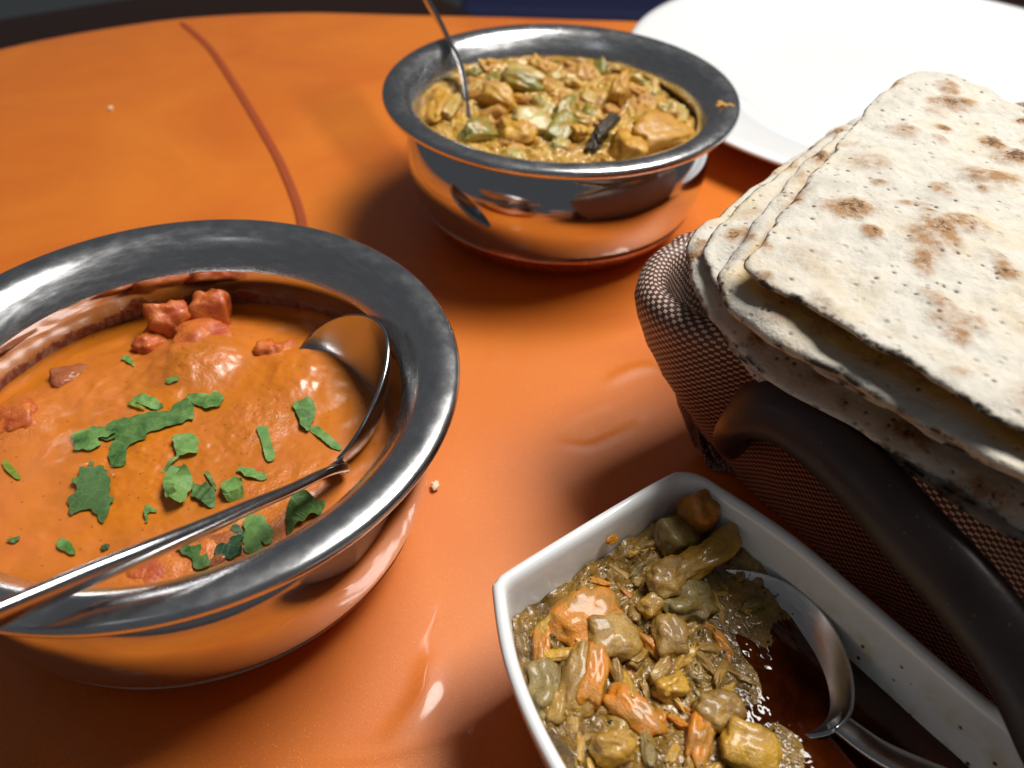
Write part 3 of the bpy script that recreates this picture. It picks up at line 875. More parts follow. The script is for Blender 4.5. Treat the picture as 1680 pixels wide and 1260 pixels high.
# spoon in the orange curry
build_spoon('steel serving spoon sunk in the orange curry, its handle over the bowl rim',
    [(-0.0450, 0.1480, 0.0395), (-0.0441, 0.1467, 0.0415), (-0.0471, 0.1398, 0.047), (-0.0533, 0.1295, 0.052), (-0.0596, 0.1188, 0.058), (-0.0655, 0.1096, 0.0625), (-0.0719, 0.1008, 0.0668), (-0.0796, 0.092, 0.0705), (-0.0858, 0.0845, 0.0735), (-0.0936, 0.0759, 0.0765), (-0.108, 0.060, 0.082), (-0.128, 0.037, 0.089)],
    [0.0016, 0.0022, 0.0034, 0.0046, 0.0056, 0.0060, 0.0062, 0.0064, 0.0068, 0.0072], [0.0012, 0.0013, 0.0014, 0.0016, 0.0018, 0.0019, 0.0019, 0.0018, 0.0016, 0.0014],
    [(0.5, -0.5, 0.70), (0.50, -0.42, 0.74), (0.46, -0.36, 0.80), (0.44, -0.32, 0.84), (0.44, -0.32, 0.84)],
    ((-0.0452, 0.1478, 0.0408), (-0.017, 0.052, 0.0035), (-0.62, -0.30, 0.74), 0.054, 0.048, 0.0150))
# spoon in the yellow curry
build_spoon('thin steel spoon standing in the yellow vegetable curry',
    [(-0.0190, 0.312, 0.0445), (-0.0205, 0.3262, 0.049), (-0.022, 0.34, 0.0525), (-0.0245, 0.3588, 0.0565), (-0.0277, 0.3728, 0.0603), (-0.0326, 0.3843, 0.064), (-0.0387, 0.3997, 0.0685), (-0.0465, 0.4171, 0.073), (-0.0584, 0.4487, 0.08), (-0.071, 0.481, 0.087)],
    [0.0016, 0.0022, 0.0030, 0.0036, 0.0042, 0.0048, 0.0054], [0.0012, 0.0012, 0.0012, 0.0012, 0.0012, 0.0011, 0.0010],
    [(-0.17, -0.40, 0.9), (-0.17, -0.40, 0.9), (-0.18, -0.42, 0.88)],
    ((-0.0190, 0.313, 0.041), (0.010, -0.030, -0.012), (0.3, 0.2, 0.9), 0.030, 0.026, 0.006))

# ------------------------------------------------------------------ yellow vegetable curry
def vegc_z(x, y):
    x = np.asarray(x, float); y = np.asarray(y, float)
    d = np.hypot(x - BX, y - BY) / 0.0615
    return 0.0515 + 0.0035 * (1 - d ** 2) + 0.0032 * fbm(x, y, 70, 3, 41) + 0.0022 * fbm(x, y, 210, 3, 47) + 0.0008 * fbm(x, y, 620, 2, 49) - 0.004 * sstep(0.2, 1.0, (x - BX) * 12 + (y - BY) * 10) * sstep(0.55, 0.95, d)
veg = empty('vegetable_curry', (BX, BY, 0.050))
tag(veg, 'chunky yellow vegetable curry with green pepper heaped in a steel bowl', 'curry')
V, F = disc_field(BX, BY, 0.0596, vegc_z, 190, 420)
link('gravy', mesh('gravy', V, F), GRAVY_B, veg)
placed = []
def veg_piece(mat, x, y, dz, size, rot, k=None):
    chunk('vegetable_piece', mat, (x, y, float(vegc_z(x, y)) + dz), size, rot, veg, k)
    placed.append((x, y, max(size[0], size[1])))
# the ones that stand out
veg_piece(V_YEL, 0.0560, 0.3170, 0.001, (0.0150, 0.0085, 0.0070), (0.2, 0.1, 0.45), 1)
veg_piece(V_YEL, 0.0420, 0.3080, 0.001, (0.0060, 0.0090, 0.0065), (0.1, 0.3, 0.2), 2)
veg_piece(V_DRK, 0.0340, 0.3190, 0.001, (0.0105, 0.0030, 0.0034), (0.1, -0.2, 1.05), 0)
veg_piece(V_DRK, 0.0290, 0.3105, -0.0005, (0.0050, 0.0030, 0.0034), (0.1, 0.2, 1.2), 3)
veg_piece(V_PALE, 0.0040, 0.3235, 0.002, (0.0085, 0.0070, 0.0040), (0.5, 0.15, 0.4), 2)
veg_piece(V_YEL, -0.0005, 0.3165, 0.0005, (0.0080, 0.0070, 0.0055), (0.2, 0.1, 0.2), 5)
veg_piece(V_GRN, 0.0165, 0.3195, 0.001, (0.0052, 0.0095, 0.0040), (0.3, 0.3, -0.3), 2)
veg_piece(V_GRN, 0.0185, 0.3340, 0.001, (0.0050, 0.0080, 0.0045), (0.2, 0.4, -0.2), 1)
veg_piece(V_YEL, 0.0240, 0.3165, 0.002, (0.0034, 0.0036, 0.0034), (0, 0, 0.3), 4)
veg_piece(V_YEL, -0.0095, 0.3440, 0.002, (0.0090, 0.0050, 0.0050), (0.2, 0.3, -0.5), 1)
veg_piece(V_GRN, -0.0160, 0.3160, 0.0, (0.0085, 0.0050, 0.0045), (0.2, 0.3, 0.4), 1)
veg_piece(V_YEL, -0.0340, 0.3380, 0.002, (0.0050, 0.0120, 0.0055), (0.1, 0.2, -0.15), 5)
veg_piece(V_PALE, -0.0290, 0.3360, 0.0025, (0.0030, 0.0100, 0.0040), (0.1, 0.3, -0.2), 2)
veg_piece(V_YEL, 0.0420, 0.3520, 0.003, (0.0045, 0.0080, 0.0075), (0.2, 0.2, -0.3), 1)
veg_piece(V_PALE, 0.0640, 0.3420, 0.001, (0.0085, 0.0065, 0.0055), (0.1, 0.3, 0.6), 3)
veg_piece(V_PALE, 0.0010, 0.3700, 0.002, (0.0100, 0.0045, 0.0050), (0.3, 0.2, -0.1), 2)
veg_piece(V_GRN, 0.0000, 0.3620, 0.002, (0.0110, 0.0045, 0.0050), (0.4, 0.2, -0.2), 1)
veg_piece(V_YEL, 0.0080, 0.3830, 0.002, (0.0065, 0.0040, 0.0050), (0.2, 0.4, -0.4), 5)
mats = [V_YEL, V_YEL, V_BRN, V_BRN, V_BRN, V_PALE, V_GRN]
tries = 0
while len(placed) < 80 and tries < 6000:
    tries += 1
    a, rr = RND.uniform(0, 2 * math.pi), 0.053 * math.sqrt(RND.random())
    x, y = BX + rr * math.cos(a), BY + rr * math.sin(a)
    if y < 0.331 and abs(x + 0.018) < 0.006: continue
    s = RND.uniform(0.0036, 0.0080) * (0.8 if rr > 0.045 else 1)
    if any(math.hypot(x - p, y - q) < 0.62 * (s + r_) for p, q, r_ in placed): continue
    veg_piece(RND.choice(mats), x, y, RND.uniform(-0.0028, 0.0004), (s, s * RND.uniform(0.5, 0.9), s * RND.uniform(0.45, 0.8)), (RND.uniform(-.6, .6), RND.uniform(-.6, .6), RND.uniform(0, 6)))
# dried splash on the lip
def smear(cx, cy, z, s, parent, mat):
    for k in range(7):
        x, y = cx + RND.gauss(0, s), cy + RND.gauss(0, s)
        chunk('splash', mat, (x, y, z), (RND.uniform(.0008, .0022), RND.uniform(.0006, .0014), 0.00035), (0, 0, RND.uniform(0, 3)), parent, 4)
smear(0.0835, 0.3320, 0.0630, 0.0014, veg, V_BRN)

# ================================================================== WHITE DISH
DISH = [(-0.003, 0.1105), (-0.0022, 0.1138), (0.001, 0.1175), (0.026, 0.137), (0.0415, 0.1483), (0.0455, 0.150), (0.0505, 0.1492), (0.0555, 0.1454), (0.0713, 0.1301),
        (0.0846, 0.1129), (0.098, 0.0948), (0.1083, 0.0816), (0.117, 0.067), (0.122, 0.052), (0.120, 0.045), (0.112, 0.037), (0.084, 0.014), (0.074, 0.0075), (0.066, 0.0085),
        (0.047, 0.022), (0.0275, 0.0435), (0.0096, 0.071), (0.0006, 0.0915)]
DP = resample(spline(DISH, 10, True), 360)
DN = normals2(DP)
for _ in range(6): DN = (np.roll(DN, 1, 0) + 2 * DN + np.roll(DN, -1, 0)); DN /= np.linalg.norm(DN, axis=1)[:, None]
def dish_ring(inset, z):
    lift = 0.0
    P = DP - DN * inset
    for _ in range(int(inset * 900)):
        P = (np.roll(P, 1, 0) + 2 * P + np.roll(P, -1, 0)) / 4
    return np.c_[P, np.full(len(P), z)]
dish = empty('square_dish', tuple(DP.mean(0)) + (0,))
tag(dish, 'glossy white porcelain dish with bowed sides holding carrot stew', 'dish')
prof = [(0.0145, 0.0016), (0.0135, 0.0004), (0.0120, 0.0004), (0.0112, 0.0020), (0.0095, 0.0050), (0.0060, 0.0140), (0.0024, 0.0280), (0.0006, 0.0370), (0.0002, 0.0392), (0.0000, 0.0402), (0.0005, 0.0411), (0.0014, 0.0414), (0.0024, 0.0411), (0.0031, 0.0402),
        (0.0035, 0.0385), (0.0042, 0.0330), (0.0052, 0.0260), (0.0072, 0.0190), (0.0110, 0.0110), (0.0160, 0.0075), (0.0220, 0.0065)]
V, F = loft([dish_ring(i, z) for i, z in prof], True, True)
me = mesh('dish_body', V, F); fix_normals(me)
Va = np.array(V)
c0 = DP.mean(0)
ins = np.zeros(len(Va)); k = 0
for i, (d_, z_) in enumerate(prof): ins[i * 360:(i + 1) * 360] = 1 if i >= 13 else 0
st = ins * sstep(0.0400, 0.0300, Va[:, 2]) * (0.35 + 0.65 * sstep(0.065, 0.09, Va[:, 0]) + 0.4 * sstep(0.12, 0.14, Va[:, 1]))
attr(me, 'stain', np.clip(st, 0, 1))
link('dish_body', me, DISH_P, dish)
# stew surface: thick heap towards the short end, thin broth round the spoon
ZS = 0.0285
def heap(x, y):
    # distance along the dish's cross axis: high on the left / top, low to the right
    t = ((x - 0.0470) * 0.80 + (y - 0.098) * 0.05) / 0.05
    return 1 - sstep(-0.35, 0.35, t + 0.9 * sstep(0.10, 0.145, y) * -0.5 + 0.25 * fbm(x, y, 60, 2, 3))
def stew_z(x, y):
    x = np.asarray(x, float); y = np.asarray(y, float)
    h = heap(x, y)
    return 0.0250 + h * (0.0031 + 0.0020 * sstep(0.105, 0.135, y) + 0.0020 * fbm(x, y, 75, 3, 51) + 0.0022 * fbm(x, y, 200, 3, 57) + 0.0009 * fbm(x, y, 650, 2, 59)) + 0.0001 * fbm(x, y, 120, 2, 61)
stew = empty('carrot_stew', (0.05, 0.09, 0.026))
tag(stew, 'olive brown carrot stew in dark broth filling the white dish', 'stew')
inner = dish_ring(0.0050, 0.0)[:, :2]
cen = np.array([0.052, 0.085])
rings = 230
Q = [cen[None, :]] + [cen + (inner - cen) * (i / rings) ** 0.9 for i in range(1, rings + 1)]
P2 = np.vstack(Q)
Z2 = stew_z(P2[:, 0], P2[:, 1])
n_ = 360
F = [(0, 1 + k, 1 + (k + 1) % n_) for k in range(n_)]
for i in range(rings - 1):
    a = 1 + i * n_; b = a + n_
    F += [(a + k, b + k, b + (k + 1) % n_, a + (k + 1) % n_) for k in range(n_)]
me = mesh('gravy', np.c_[P2, Z2], F)
fc = P2[np.array([f[0] for f in F])]
hm = heap(fc[:, 0], fc[:, 1])
me.materials.append(GRAVY_D); me.materials.append(BROTH)
me.polygons.foreach_set('material_index', (hm < 0.22).astype(np.int32))
fix_normals(me)
link('gravy', me, None, stew)
splaced = []
def stew_piece(mat, x, y, dz, size, rot, k=None, name='vegetable_piece'):
    chunk(name, mat, (x, y, float(stew_z(x, y)) + dz - 0.0006), size, rot, stew, k, SOFT)
    splaced.append((x, y, max(size[0], size[1]) * .8))
stew_piece(C_CAR, 0.0205, 0.1125, 0.0009, (0.0100, 0.0078, 0.0042), (0.25, 0.1, 0.75), 1, 'carrot_piece')
stew_piece(C_OLV, 0.0262, 0.1072, 0.0012, (0.0072, 0.0062, 0.0034), (0.15, 0.2, 0.3), 3)
stew_piece(C_CAR, 0.0300, 0.0890, 0.0010, (0.0078, 0.0042, 0.0030), (0.1, 0.15, -0.75), 1, 'carrot_piece')
stew_piece(C_CAR, 0.0088, 0.1040, 0.0006, (0.0022, 0.0060, 0.0026), (0.1, 0.1, 0.0), 2, 'carrot_piece')
stew_piece(C_CAR, 0.0500, 0.1410, 0.0040, (0.0046, 0.0056, 0.0060), (0.35, 0.3, 0.3), 5, 'carrot_piece')
stew_piece(C_GRY, 0.0440, 0.1350, 0.0025, (0.0065, 0.0052, 0.0042), (0.2, 0.4, 0.6), 3)
stew_piece(C_YEL, 0.0505, 0.1285, 0.0048, (0.0115, 0.0040, 0.0024), (0.15, -0.10, 0.60), 2, 'squash_piece')
stew_piece(C_OLV, 0.0405, 0.1225, 0.0042, (0.0070, 0.0048, 0.0036), (0.3, 0.1, 0.8), 0)
stew_piece(C_YEL, 0.0363, 0.1155, 0.0032, (0.0044, 0.0028, 0.0030), (0.2, 0.2, 0.7), 1, 'squash_piece')
stew_piece(C_GRY, 0.0455, 0.1175, 0.0020, (0.0075, 0.0060, 0.0036), (0.1, 0.2, 0.2), 4)
stew_piece(C_OLV, 0.0400, 0.1080, 0.0016, (0.0044, 0.0058, 0.0034), (0.2, 0.1, 0.1), 1)
stew_piece(C_YEL, 0.0385, 0.0955, 0.0010, (0.0042, 0.0030, 0.0030), (0.1, 0.3, 0.5), 2, 'squash_piece')
stew_piece(C_OLV, 0.0180, 0.0965, 0.0012, (0.0048, 0.0100, 0.0034), (0.1, 0.2, -0.25), 0)
stew_piece(C_CAR, 0.0205, 0.0968, 0.0013, (0.0034, 0.0085, 0.0034), (0.1, 0.3, -0.2), 1, 'carrot_piece')
stew_piece(C_GRY, 0.0100, 0.0935, 0.0006, (0.0046, 0.0072, 0.0032), (0.1, 0.2, 0.3), 4)
stew_piece(C_YEL, 0.0545, 0.0820, 0.0020, (0.0072, 0.0056, 0.0038), (0.2, 0.1, -0.3), 3, 'squash_piece')
stew_piece(C_OLV, 0.0485, 0.0905, 0.0014, (0.0062, 0.0048, 0.0036), (0.1, 0.1, 0.4), 0)
stew_piece(C_YEL, 0.0240, 0.0800, 0.0010, (0.0050, 0.0034, 0.0030), (0.1, 0.3, 0.2), 5, 'squash_piece')
stew_piece(C_CAR, 0.0430, 0.0835, 0.0010, (0.0030, 0.0072, 0.0030), (0.1, 0.3, -0.3), 2, 'carrot_piece')
smats = [C_OLV, C_OLV, C_OLV, C_GRY, C_YEL, C_YEL, C_CAR]
tries = 0
from math import hypot
inner_in = dish_ring(0.0100, 0.0)[:, :2]
def inside(x, y, poly):
    px, py = poly[:, 0], poly[:, 1]; qx, qy = np.roll(px, -1), np.roll(py, -1)
    c = ((py > y) != (qy > y)) & (x < (qx - px) * (y - py) / (qy - py + 1e-12) + px)
    return bool(c.sum() % 2)
while len(splaced) < 130 and tries < 9000:
    tries += 1
    x, y = RND.uniform(0.0, 0.075), RND.uniform(0.055, 0.146)
    if not inside(x, y, inner_in) or float(heap(x, y)) < 0.35: continue
    s = RND.uniform(0.0026, 0.0052)
    if any(hypot(x - p, y - q) < 0.50 * (s + r_) for p, q, r_ in splaced): continue
    stew_piece(RND.choice(smats), x, y, RND.uniform(-0.0006, 0.0010), (s, s * RND.uniform(.25, .5), s * RND.uniform(.22, .42)), (RND.uniform(-.5, .5), RND.uniform(-.35, .35), RND.uniform(0, 6)))
# ground spice grains stuck all over the stew
def grains(name, mat, count, lo, hi, parent, zf, test, box):
    r = random.Random(name); V, F = [], []
    k = 0
    while k < count:
        x, y = r.uniform(*box[0]), r.uniform(*box[1])
        if not test(x, y): continue
        k += 1
        a = r.uniform(lo, hi); z = float(zf(x, y)) + a * 0.4 + max(0.0, r.gauss(0.0004, 0.0006)); b = len(V); t = r.uniform(0, 6.28)
        for q in range(4): V.append((x + a * math.cos(t + q * 1.57), y + a * math.sin(t + q * 1.57) * 0.8, z))
        V += [(x, y, z + a * 0.8), (x, y, z - a * 0.8)]
        for q in range(4):
            F += [(b + q, b + (q + 1) % 4, b + 4), (b + (q + 1) % 4, b + q, b + 5)]
    o = link(name, mesh(name, V, F), mat, parent); o['kind'] = 'stuff'
inner_g = dish_ring(0.0080, 0.0)[:, :2]
stew_test = lambda x, y: inside(x, y, inner_g) and float(heap(x, y)) > 0.2
grains('pepper_grains', PEPPER, 260, 0.00020, 0.00048, stew, stew_z, stew_test, ((0.0, 0.08), (0.055, 0.148)))
grains('seed_grains', SEED, 330, 0.00020, 0.00042, stew, stew_z, stew_test, ((0.0, 0.08), (0.055, 0.148)))
# splash of stew on the inner wall
o = chunk('splash', C_CAR, (0.0268, 0.1310, 0.0352), (0.0019, 0.0012, 0.0006), (0.9, 0.1, 0.6), stew, 4)
# spoon lying in the stew
build_spoon('steel spoon full of dark broth lying in the white dish of stew',
    [(0.0752, 0.0898, 0.0262), (0.0768, 0.0875, 0.0268), (0.0815, 0.0815, 0.0290), (0.0875, 0.0750, 0.0335), (0.0945, 0.0672, 0.0395), (0.103, 0.056, 0.0465), (0.114, 0.039, 0.0545), (0.125, 0.022, 0.060)],
    [0.0030, 0.0028, 0.0030, 0.0034, 0.0040, 0.0048, 0.0058, 0.0062], [0.0011] * 8, (0.85, 0.5, 0.1),
    ((0.0764, 0.0882, 0.0258), (-0.62, 0.78, 0.0), (-0.21, -0.17, 1.0), 0.048, 0.034, 0.0085))

# ================================================================== PLATE
def build_plate(cx, cy, R, label):
    p = [(0, 0.0028), (0.070, 0.0026), (0.084, 0.0004), (0.092, 0.0004), (0.096, 0.0030), (0.108, 0.0070), (0.125, 0.0110), (R - 0.006, 0.0176), (R - 0.001, 0.0188), (R, 0.0198), (R - 0.001, 0.0208), (R - 0.005, 0.0208),
         (R - 0.010, 0.0200), (0.128, 0.0158), (0.112, 0.0128), (0.104, 0.0100), (0.099, 0.0072), (0.092, 0.0062), (0.05, 0.0058), (0, 0.0058)]
    root = empty('dinner_plate', (cx, cy, 0)); tag(root, label, 'plate')
    V, F = revolve(p, 160, cx, cy)
    me = mesh('plate_body', V, F); fix_normals(me)
    link('plate_body', me, PORCELAIN, root)
build_plate(0.2225, 0.4925, 0.1606, 'large empty white dinner plate beside the steel bowl and bread basket')

# ================================================================== BASKET
E1 = np.array([0.57, -0.82]); E1 /= np.linalg.norm(E1)
E2 = np.array([0.82, 0.57]); E2 /= np.linalg.norm(E2)
C0 = np.array([0.0245, 0.2016])
def basket_outline(l1, l2, rc, n=420):
    loc = []
    for (cx, cy, a0) in [(rc, rc, math.pi), (l1 - rc, rc, -math.pi / 2), (l1 - rc, l2 - rc, 0), (rc, l2 - rc, math.pi / 2)]:
        for k in range(13):
            a = a0 + math.pi / 2 * k / 12
            loc.append((cx + rc * math.cos(a), cy + rc * math.sin(a)))
    loc = resample(np.array(loc), n)
    return loc, C0 + loc[:, :1] * E1 + loc[:, 1:] * E2
L1, L2 = 0.185, 0.225
BLOC, BP = basket_outline(L1, L2, 0.026)
BN = normals2(BP)
per = np.r_[0, np.cumsum(np.linalg.norm(np.diff(np.vstack([BP, BP[:1]]), axis=0), axis=1))]
basket = empty('bread_basket', tuple(BP.mean(0)) + (0,))
tag(basket, 'brown dotted woven bread basket with dark handle, holding folded flatbreads', 'basket')
bprof = [(0.036, 0.0008), (0.033, 0.0006), (0.0295, 0.0030), (0.0255, 0.0120), (0.0200, 0.0230), (0.0140, 0.0350), (0.0085, 0.0460), (0.0040, 0.0560), (0.0012, 0.0640), (0.0000, 0.0690), (0.0004, 0.0725), (0.0020, 0.0752), (0.0048, 0.0764),
         (0.0078, 0.0752), (0.0092, 0.0725), (0.0098, 0.0690), (0.0115, 0.0600), (0.0180, 0.0400), (0.0260, 0.0180), (0.0340, 0.0060), (0.0400, 0.0045)]
rows = []; uvrow = []; acc = 0.0; prev = None
# the front side is drawn in where the handle is fixed
pinch = sstep(0.030, 0.056, BLOC[:, 0]) * sstep(L1 - 0.02, L1 - 0.05, BLOC[:, 0]) * sstep(0.03, 0.01, BLOC[:, 1])
sag = np.exp(-((BLOC[:, 0] - 0.012) ** 2 + (BLOC[:, 1] - 0.012) ** 2) / 0.035 ** 2)
for d_, z_ in bprof:
    if prev is not None: acc += math.hypot(d_ - prev[0], z_ - prev[1])
    prev = (d_, z_)
    s_ = per[:-1]
    wob = 0.0016 * fbm(s_ * 1.0, np.full_like(s_, z_ * 1.0), 60, 2, 71) + 0.0022 * sag * np.sin(s_ * 160 + z_ * 90) * sstep(0.076, 0.03, z_)
    top = sstep(0.0, 0.07, z_)
    ins_ = d_ + wob + 0.0145 * pinch * sstep(0.0, 0.06, z_)
    zz = z_ - 0.002 * top * (1 - np.cos(s_ * 40)) * 0.3 - 0.004 * sag * top
    P = BP - BN * ins_[:, None]
    rows.append(np.c_[P, np.maximum(zz, 0.0005)]); uvrow.append(acc)
V, F = loft(rows, True, True)
me = mesh('woven_wall', V, F)
uvl = me.uv_layers.new(name='UVMap')
PITCHW = 0.0026
nB = len(BP); pu = per[:-1] / PITCHW
uvs = np.zeros((len(me.loops), 2))
for poly in me.polygons:
    vi = list(poly.vertices)
    ks = [v % nB for v in vi]
    wrap = (max(ks) - min(ks)) > nB / 2
    for li, v in zip(poly.loop_indices, vi):
        if v >= nB * len(rows): uvs[li] = (0, 0); continue
        kk = v % nB
        u = per[-1] / PITCHW if (wrap and kk == 0) else pu[kk]
        uvs[li] = (u, uvrow[v // nB] / PITCHW)
uvl.data.foreach_set('uv', uvs.ravel())
fix_normals(me)
link('woven_wall', me, WEAVE, basket)
hp = spline([(0.0690, 0.1760, 0.026), (0.0640, 0.1672, 0.038), (0.0600, 0.1594, 0.051), (0.0622, 0.1534, 0.0615), (0.0691, 0.1435, 0.0668), (0.0776, 0.1281, 0.068), (0.0852, 0.1096, 0.068), (0.093, 0.0947, 0.066), (0.1003, 0.0833, 0.060), (0.1074, 0.0733, 0.049), (0.116, 0.064, 0.036)], 8)
n = len(hp)
t = np.linspace(0, 1, n)
wd = 0.0056 + 0.0022 * np.sin(np.pi * t) ** 0.5
V, F = sweep(hp, wd, wd * 0.55, (0.35, 0.25, 0.9), 22, 2.5)
me = mesh('handle', V, F); fix_normals(me)
link('handle', me, LEATHER, basket)

# ================================================================== FLATBREADS
def bread_layer(outline, zfun, thick, seed, parent, rings=84, secs=420, inner_top=0.0, charw=0.0022, wav=1.0, name='layer'):
    O = resample(spline(outline, 8, True), secs)
    N = normals2(O)
    s_ = np.linspace(0, 1, secs, endpoint=False) * 2 * math.pi
    # slightly irregular edge
    rr = random.Random(seed)
    ph = [rr.uniform(0, 6.28) for _ in range(4)]
    O = O + N * (0.0004 * np.sin(s_ * 17 + ph[0]) + 0.00022 * np.sin(s_ * 37 + ph[1]) + 0.00025 * fbm(s_ * 9, s_ * 0, 3, 3, seed))[:, None]
    c = O.mean(0)
    sc = [(i / rings) ** 0.8 for i in range(rings + 1)]
    def surf(x, y):
        spots = np.zeros_like(x); h = np.zeros_like(x)
        r2 = random.Random(seed + 5)
        x0, x1, y0, y1 = O[:, 0].min(), O[:, 0].max(), O[:, 1].min(), O[:, 1].max()
        for k in range(120):
            bx, by, br = r2.uniform(x0, x1), r2.uniform(y0, y1), r2.choice([0.0022, 0.003, 0.0044, 0.0062])
            e = math.exp(r2.uniform(-.35, .35))
            g = np.exp(-((((x - bx) * e) ** 2 + ((y - by) / e) ** 2) / br ** 2) ** 1.4)
            spots = np.maximum(spots, g * r2.uniform(0.35, 1.0)); h = h + g * br * 0.16
        h = h + 0.0016 * fbm(x, y, 28, 3, seed) + 0.0006 * fbm(x, y, 110, 3, seed + 3) + 0.00035 * fbm(x, y, 340, 2, seed + 9)
        return h, spots
    T, B = [], []
    tst, chr_, inn = [], [], []
    for i in range(rings + 1):
        P = c + (O - c) * sc[i] if i else np.repeat(c[None], 1, 0)
        h, sp_ = surf(P[:, 0], P[:, 1])
        edge = np.linalg.norm((O - c), axis=1) * (1 - sc[i]) if i else np.array([1.0])
        rnd = thick * 0.5 * np.sqrt(np.clip(1 - (1 - np.clip(edge / (thick * 0.9), 0, 1)) ** 2, 0, 1))
        zc = zfun(P[:, 0], P[:, 1]) + h * sstep(0, 0.004, edge) * 0.9 + wav * sstep(0.03, 0.0, edge) * 0.0017 * fbm(P[:, 0], P[:, 1], 48, 2, seed + 77)
        T.append(np.c_[P, zc + rnd]); B.append(np.c_[P, zc - rnd])
        tst.append(sp_); chr_.append(sstep(charw, 0.0, edge)); inn.append(np.full(len(P), inner_top) * sstep(0.0035, 0.009, edge))
    V = np.vstack([np.vstack(T), np.vstack(B[:-1])])
    nT = 1 + rings * secs
    F = [(0, 1 + k, 1 + (k + 1) % secs) for k in range(secs)]
    for i in range(rings - 1):
        a = 1 + i * secs; b = a + secs
        F += [(a + k, b + k, b + (k + 1) % secs, a + (k + 1) % secs) for k in range(secs)]
    F += [(nT, nT + 1 + (k + 1) % secs, nT + 1 + k) for k in range(secs)]
    for i in range(rings - 1):
        a = nT + 1 + i * secs
        if i < rings - 2:
            b = a + secs
        else:
            b = 1 + (rings - 1) * secs          # weld to the top rim
        F += [(a + k, a + (k + 1) % secs, b + (k + 1) % secs, b + k) for k in range(secs)]
    me = mesh('layer', V, F)
    attr(me, 'toast', np.r_[np.concatenate(tst), np.concatenate(tst[:-1]) * 0.6])
    attr(me, 'char', np.r_[np.concatenate(chr_), np.concatenate(chr_[:-1])])
    attr(me, 'inner', np.r_[np.concatenate(inn), np.concatenate(inn[:-1]) * 0 + 0.8])
    return link(name, me, BREAD, parent)
T1 = [(0.0532, 0.1592), (0.0566, 0.1535), (0.066, 0.1439), (0.0798, 0.1267), (0.0949, 0.1111), (0.112, 0.096), (0.132, 0.095), (0.155, 0.120), (0.172, 0.165), (0.174, 0.205), (0.166, 0.235), (0.1549, 0.2502), (0.1450, 0.2660), (0.1380, 0.2745), (0.1291, 0.2739), (0.1116, 0.2559), (0.0753, 0.1997), (0.0583, 0.1709), (0.0535, 0.1630)]
T2 = [(0.0508, 0.1665), (0.0545, 0.1585), (0.0640, 0.1455), (0.0675, 0.1422), (0.0784, 0.1330), (0.0887, 0.1225), (0.0990, 0.1098), (0.114, 0.095), (0.134, 0.094), (0.155, 0.118), (0.171, 0.165), (0.172, 0.205), (0.164, 0.238), (0.150, 0.262), (0.140, 0.275), (0.128, 0.277), (0.105, 0.252), (0.0790, 0.2185), (0.0569, 0.1831), (0.0515, 0.1735)]
T3 = [(0.0490, 0.1800), (0.0530, 0.1640), (0.063, 0.1480), (0.078, 0.1320), (0.0990, 0.1120), (0.120, 0.094), (0.142, 0.098), (0.160, 0.13), (0.172, 0.18), (0.166, 0.228), (0.148, 0.268), (0.135, 0.282), (0.120, 0.277), (0.100, 0.256), (0.0820, 0.2345), (0.0590, 0.2050), (0.0505, 0.1900)]
T4 = [(0.0455, 0.1875), (0.0475, 0.1750), (0.0545, 0.1590), (0.064, 0.1450), (0.080, 0.1290), (0.100, 0.108), (0.122, 0.092), (0.144, 0.100), (0.160, 0.13), (0.172, 0.18), (0.166, 0.23), (0.148, 0.270), (0.135, 0.284), (0.118, 0.278), (0.098, 0.258), (0.0800, 0.2375), (0.0560, 0.2090), (0.0475, 0.1965)]
def flat(z, sx=0.0, sy=0.0):
    return lambda x, y: z + sx * (x - 0.09) + sy * (y - 0.16)
roots = []
for z, lab in [(0.099, 'top folded flatbread with brown toasted spots and charred edge, open pocket facing the dish'), (0.085, 'second folded flatbread directly under the spotted top flatbread'), (0.073, 'lowest folded flatbread in the stack, shaded and resting on the basket')]:
    r_ = empty('folded_flatbread', (0.10, 0.18, z)); tag(r_, lab, 'flatbread', 'flatbreads stacked in the basket'); roots.append(r_)
def shift(P, dx, dy): return [(a + dx, b + dy) for a, b in P]
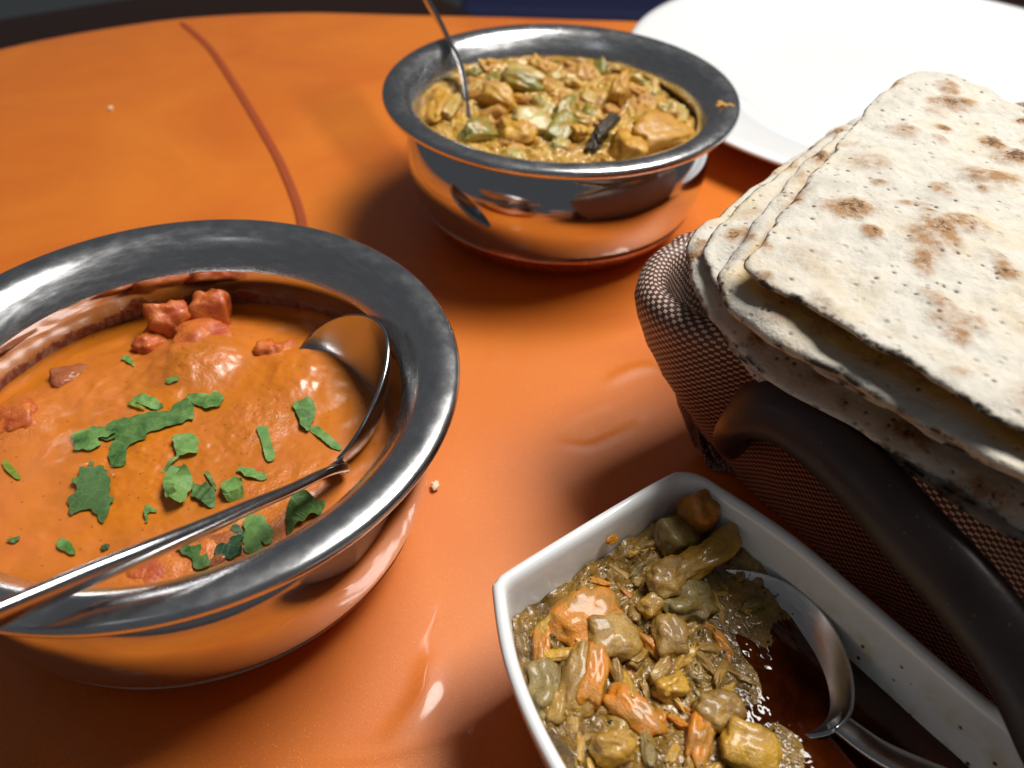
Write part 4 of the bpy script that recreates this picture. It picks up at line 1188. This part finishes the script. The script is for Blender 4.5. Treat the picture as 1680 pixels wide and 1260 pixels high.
def push(P, d):
    """move the side that faces the dish outwards by d"""
    out = []
    for a, b in P:
        k = 1.0 if (b < 0.172 and a < 0.125) else 0.0
        k *= min(1.0, max(0.0, (0.172 - b) / 0.012)) if k else 0
        out.append((a - 0.76 * d * k, b - 0.65 * d * k))
    return out
def sagging(z, amp, seed):
    return lambda x, y: z + amp * fbm(x, y, 24, 2, seed)
def droop(z, amt, wid, amp, seed):
    """height that sinks towards the side facing the dish"""
    def f(x, y):
        q = (x - 0.066) * 0.76 + (y - 0.1439) * 0.65
        return z - amt * (1 - sstep(-0.004, wid, q)) + amp * fbm(x, y, 22, 2, seed)
    return f
bread_layer(T1, droop(0.0998, 0.0006, 0.02, 0.0014, 5), 0.0018, 3, roots[0], rings=140, secs=560, charw=0.0018)
bread_layer(push(T2, 0.0062), droop(0.0930, 0.0012, 0.02, 0.0018, 15), 0.0036, 11, roots[0], inner_top=1.0, charw=0.0010, wav=1.3)
bread_layer(push(T3, 0.0), droop(0.0868, 0.0022, 0.03, 0.0012, 21), 0.0018, 19, roots[1], rings=60, charw=0.0014, wav=.6)
bread_layer(push(T4, 0.0010), droop(0.0835, 0.0060, 0.03, 0.0012, 25), 0.0022, 27, roots[1], rings=60, charw=0.0010, wav=.8)
bread_layer(shift(T3, 0.002, 0.0), droop(0.0790, 0.0075, 0.03, 0.0008, 31), 0.0020, 35, roots[2], rings=50, inner_top=0.3, charw=0.0012, wav=.6)
bread_layer(shift(T4, 0.005, 0.001), droop(0.0755, 0.0078, 0.03, 0.0008, 33), 0.0020, 43, roots[2], rings=50, charw=0.0010, wav=.6)

# ================================================================== CRUMBS
for x, y, s, lab in [(-0.0238, 0.1763, 0.0013, 'pale bread crumb on the orange cloth beside the bowl of orange curry'), (-0.2296, 0.4448, 0.0012, 'tiny pale crumb alone on the orange cloth near the curved rust strip')]:
    me = CH[3].copy(); me.materials.append(CRUMB_M)
    o = bpy.data.objects.new('crumb', me); COL.objects.link(o)
    o.location = (x, y, s * 0.75); o.scale = (s, s * 1.3, s * 0.8)
    tag(o, lab, 'crumb', 'crumbs on the tablecloth')
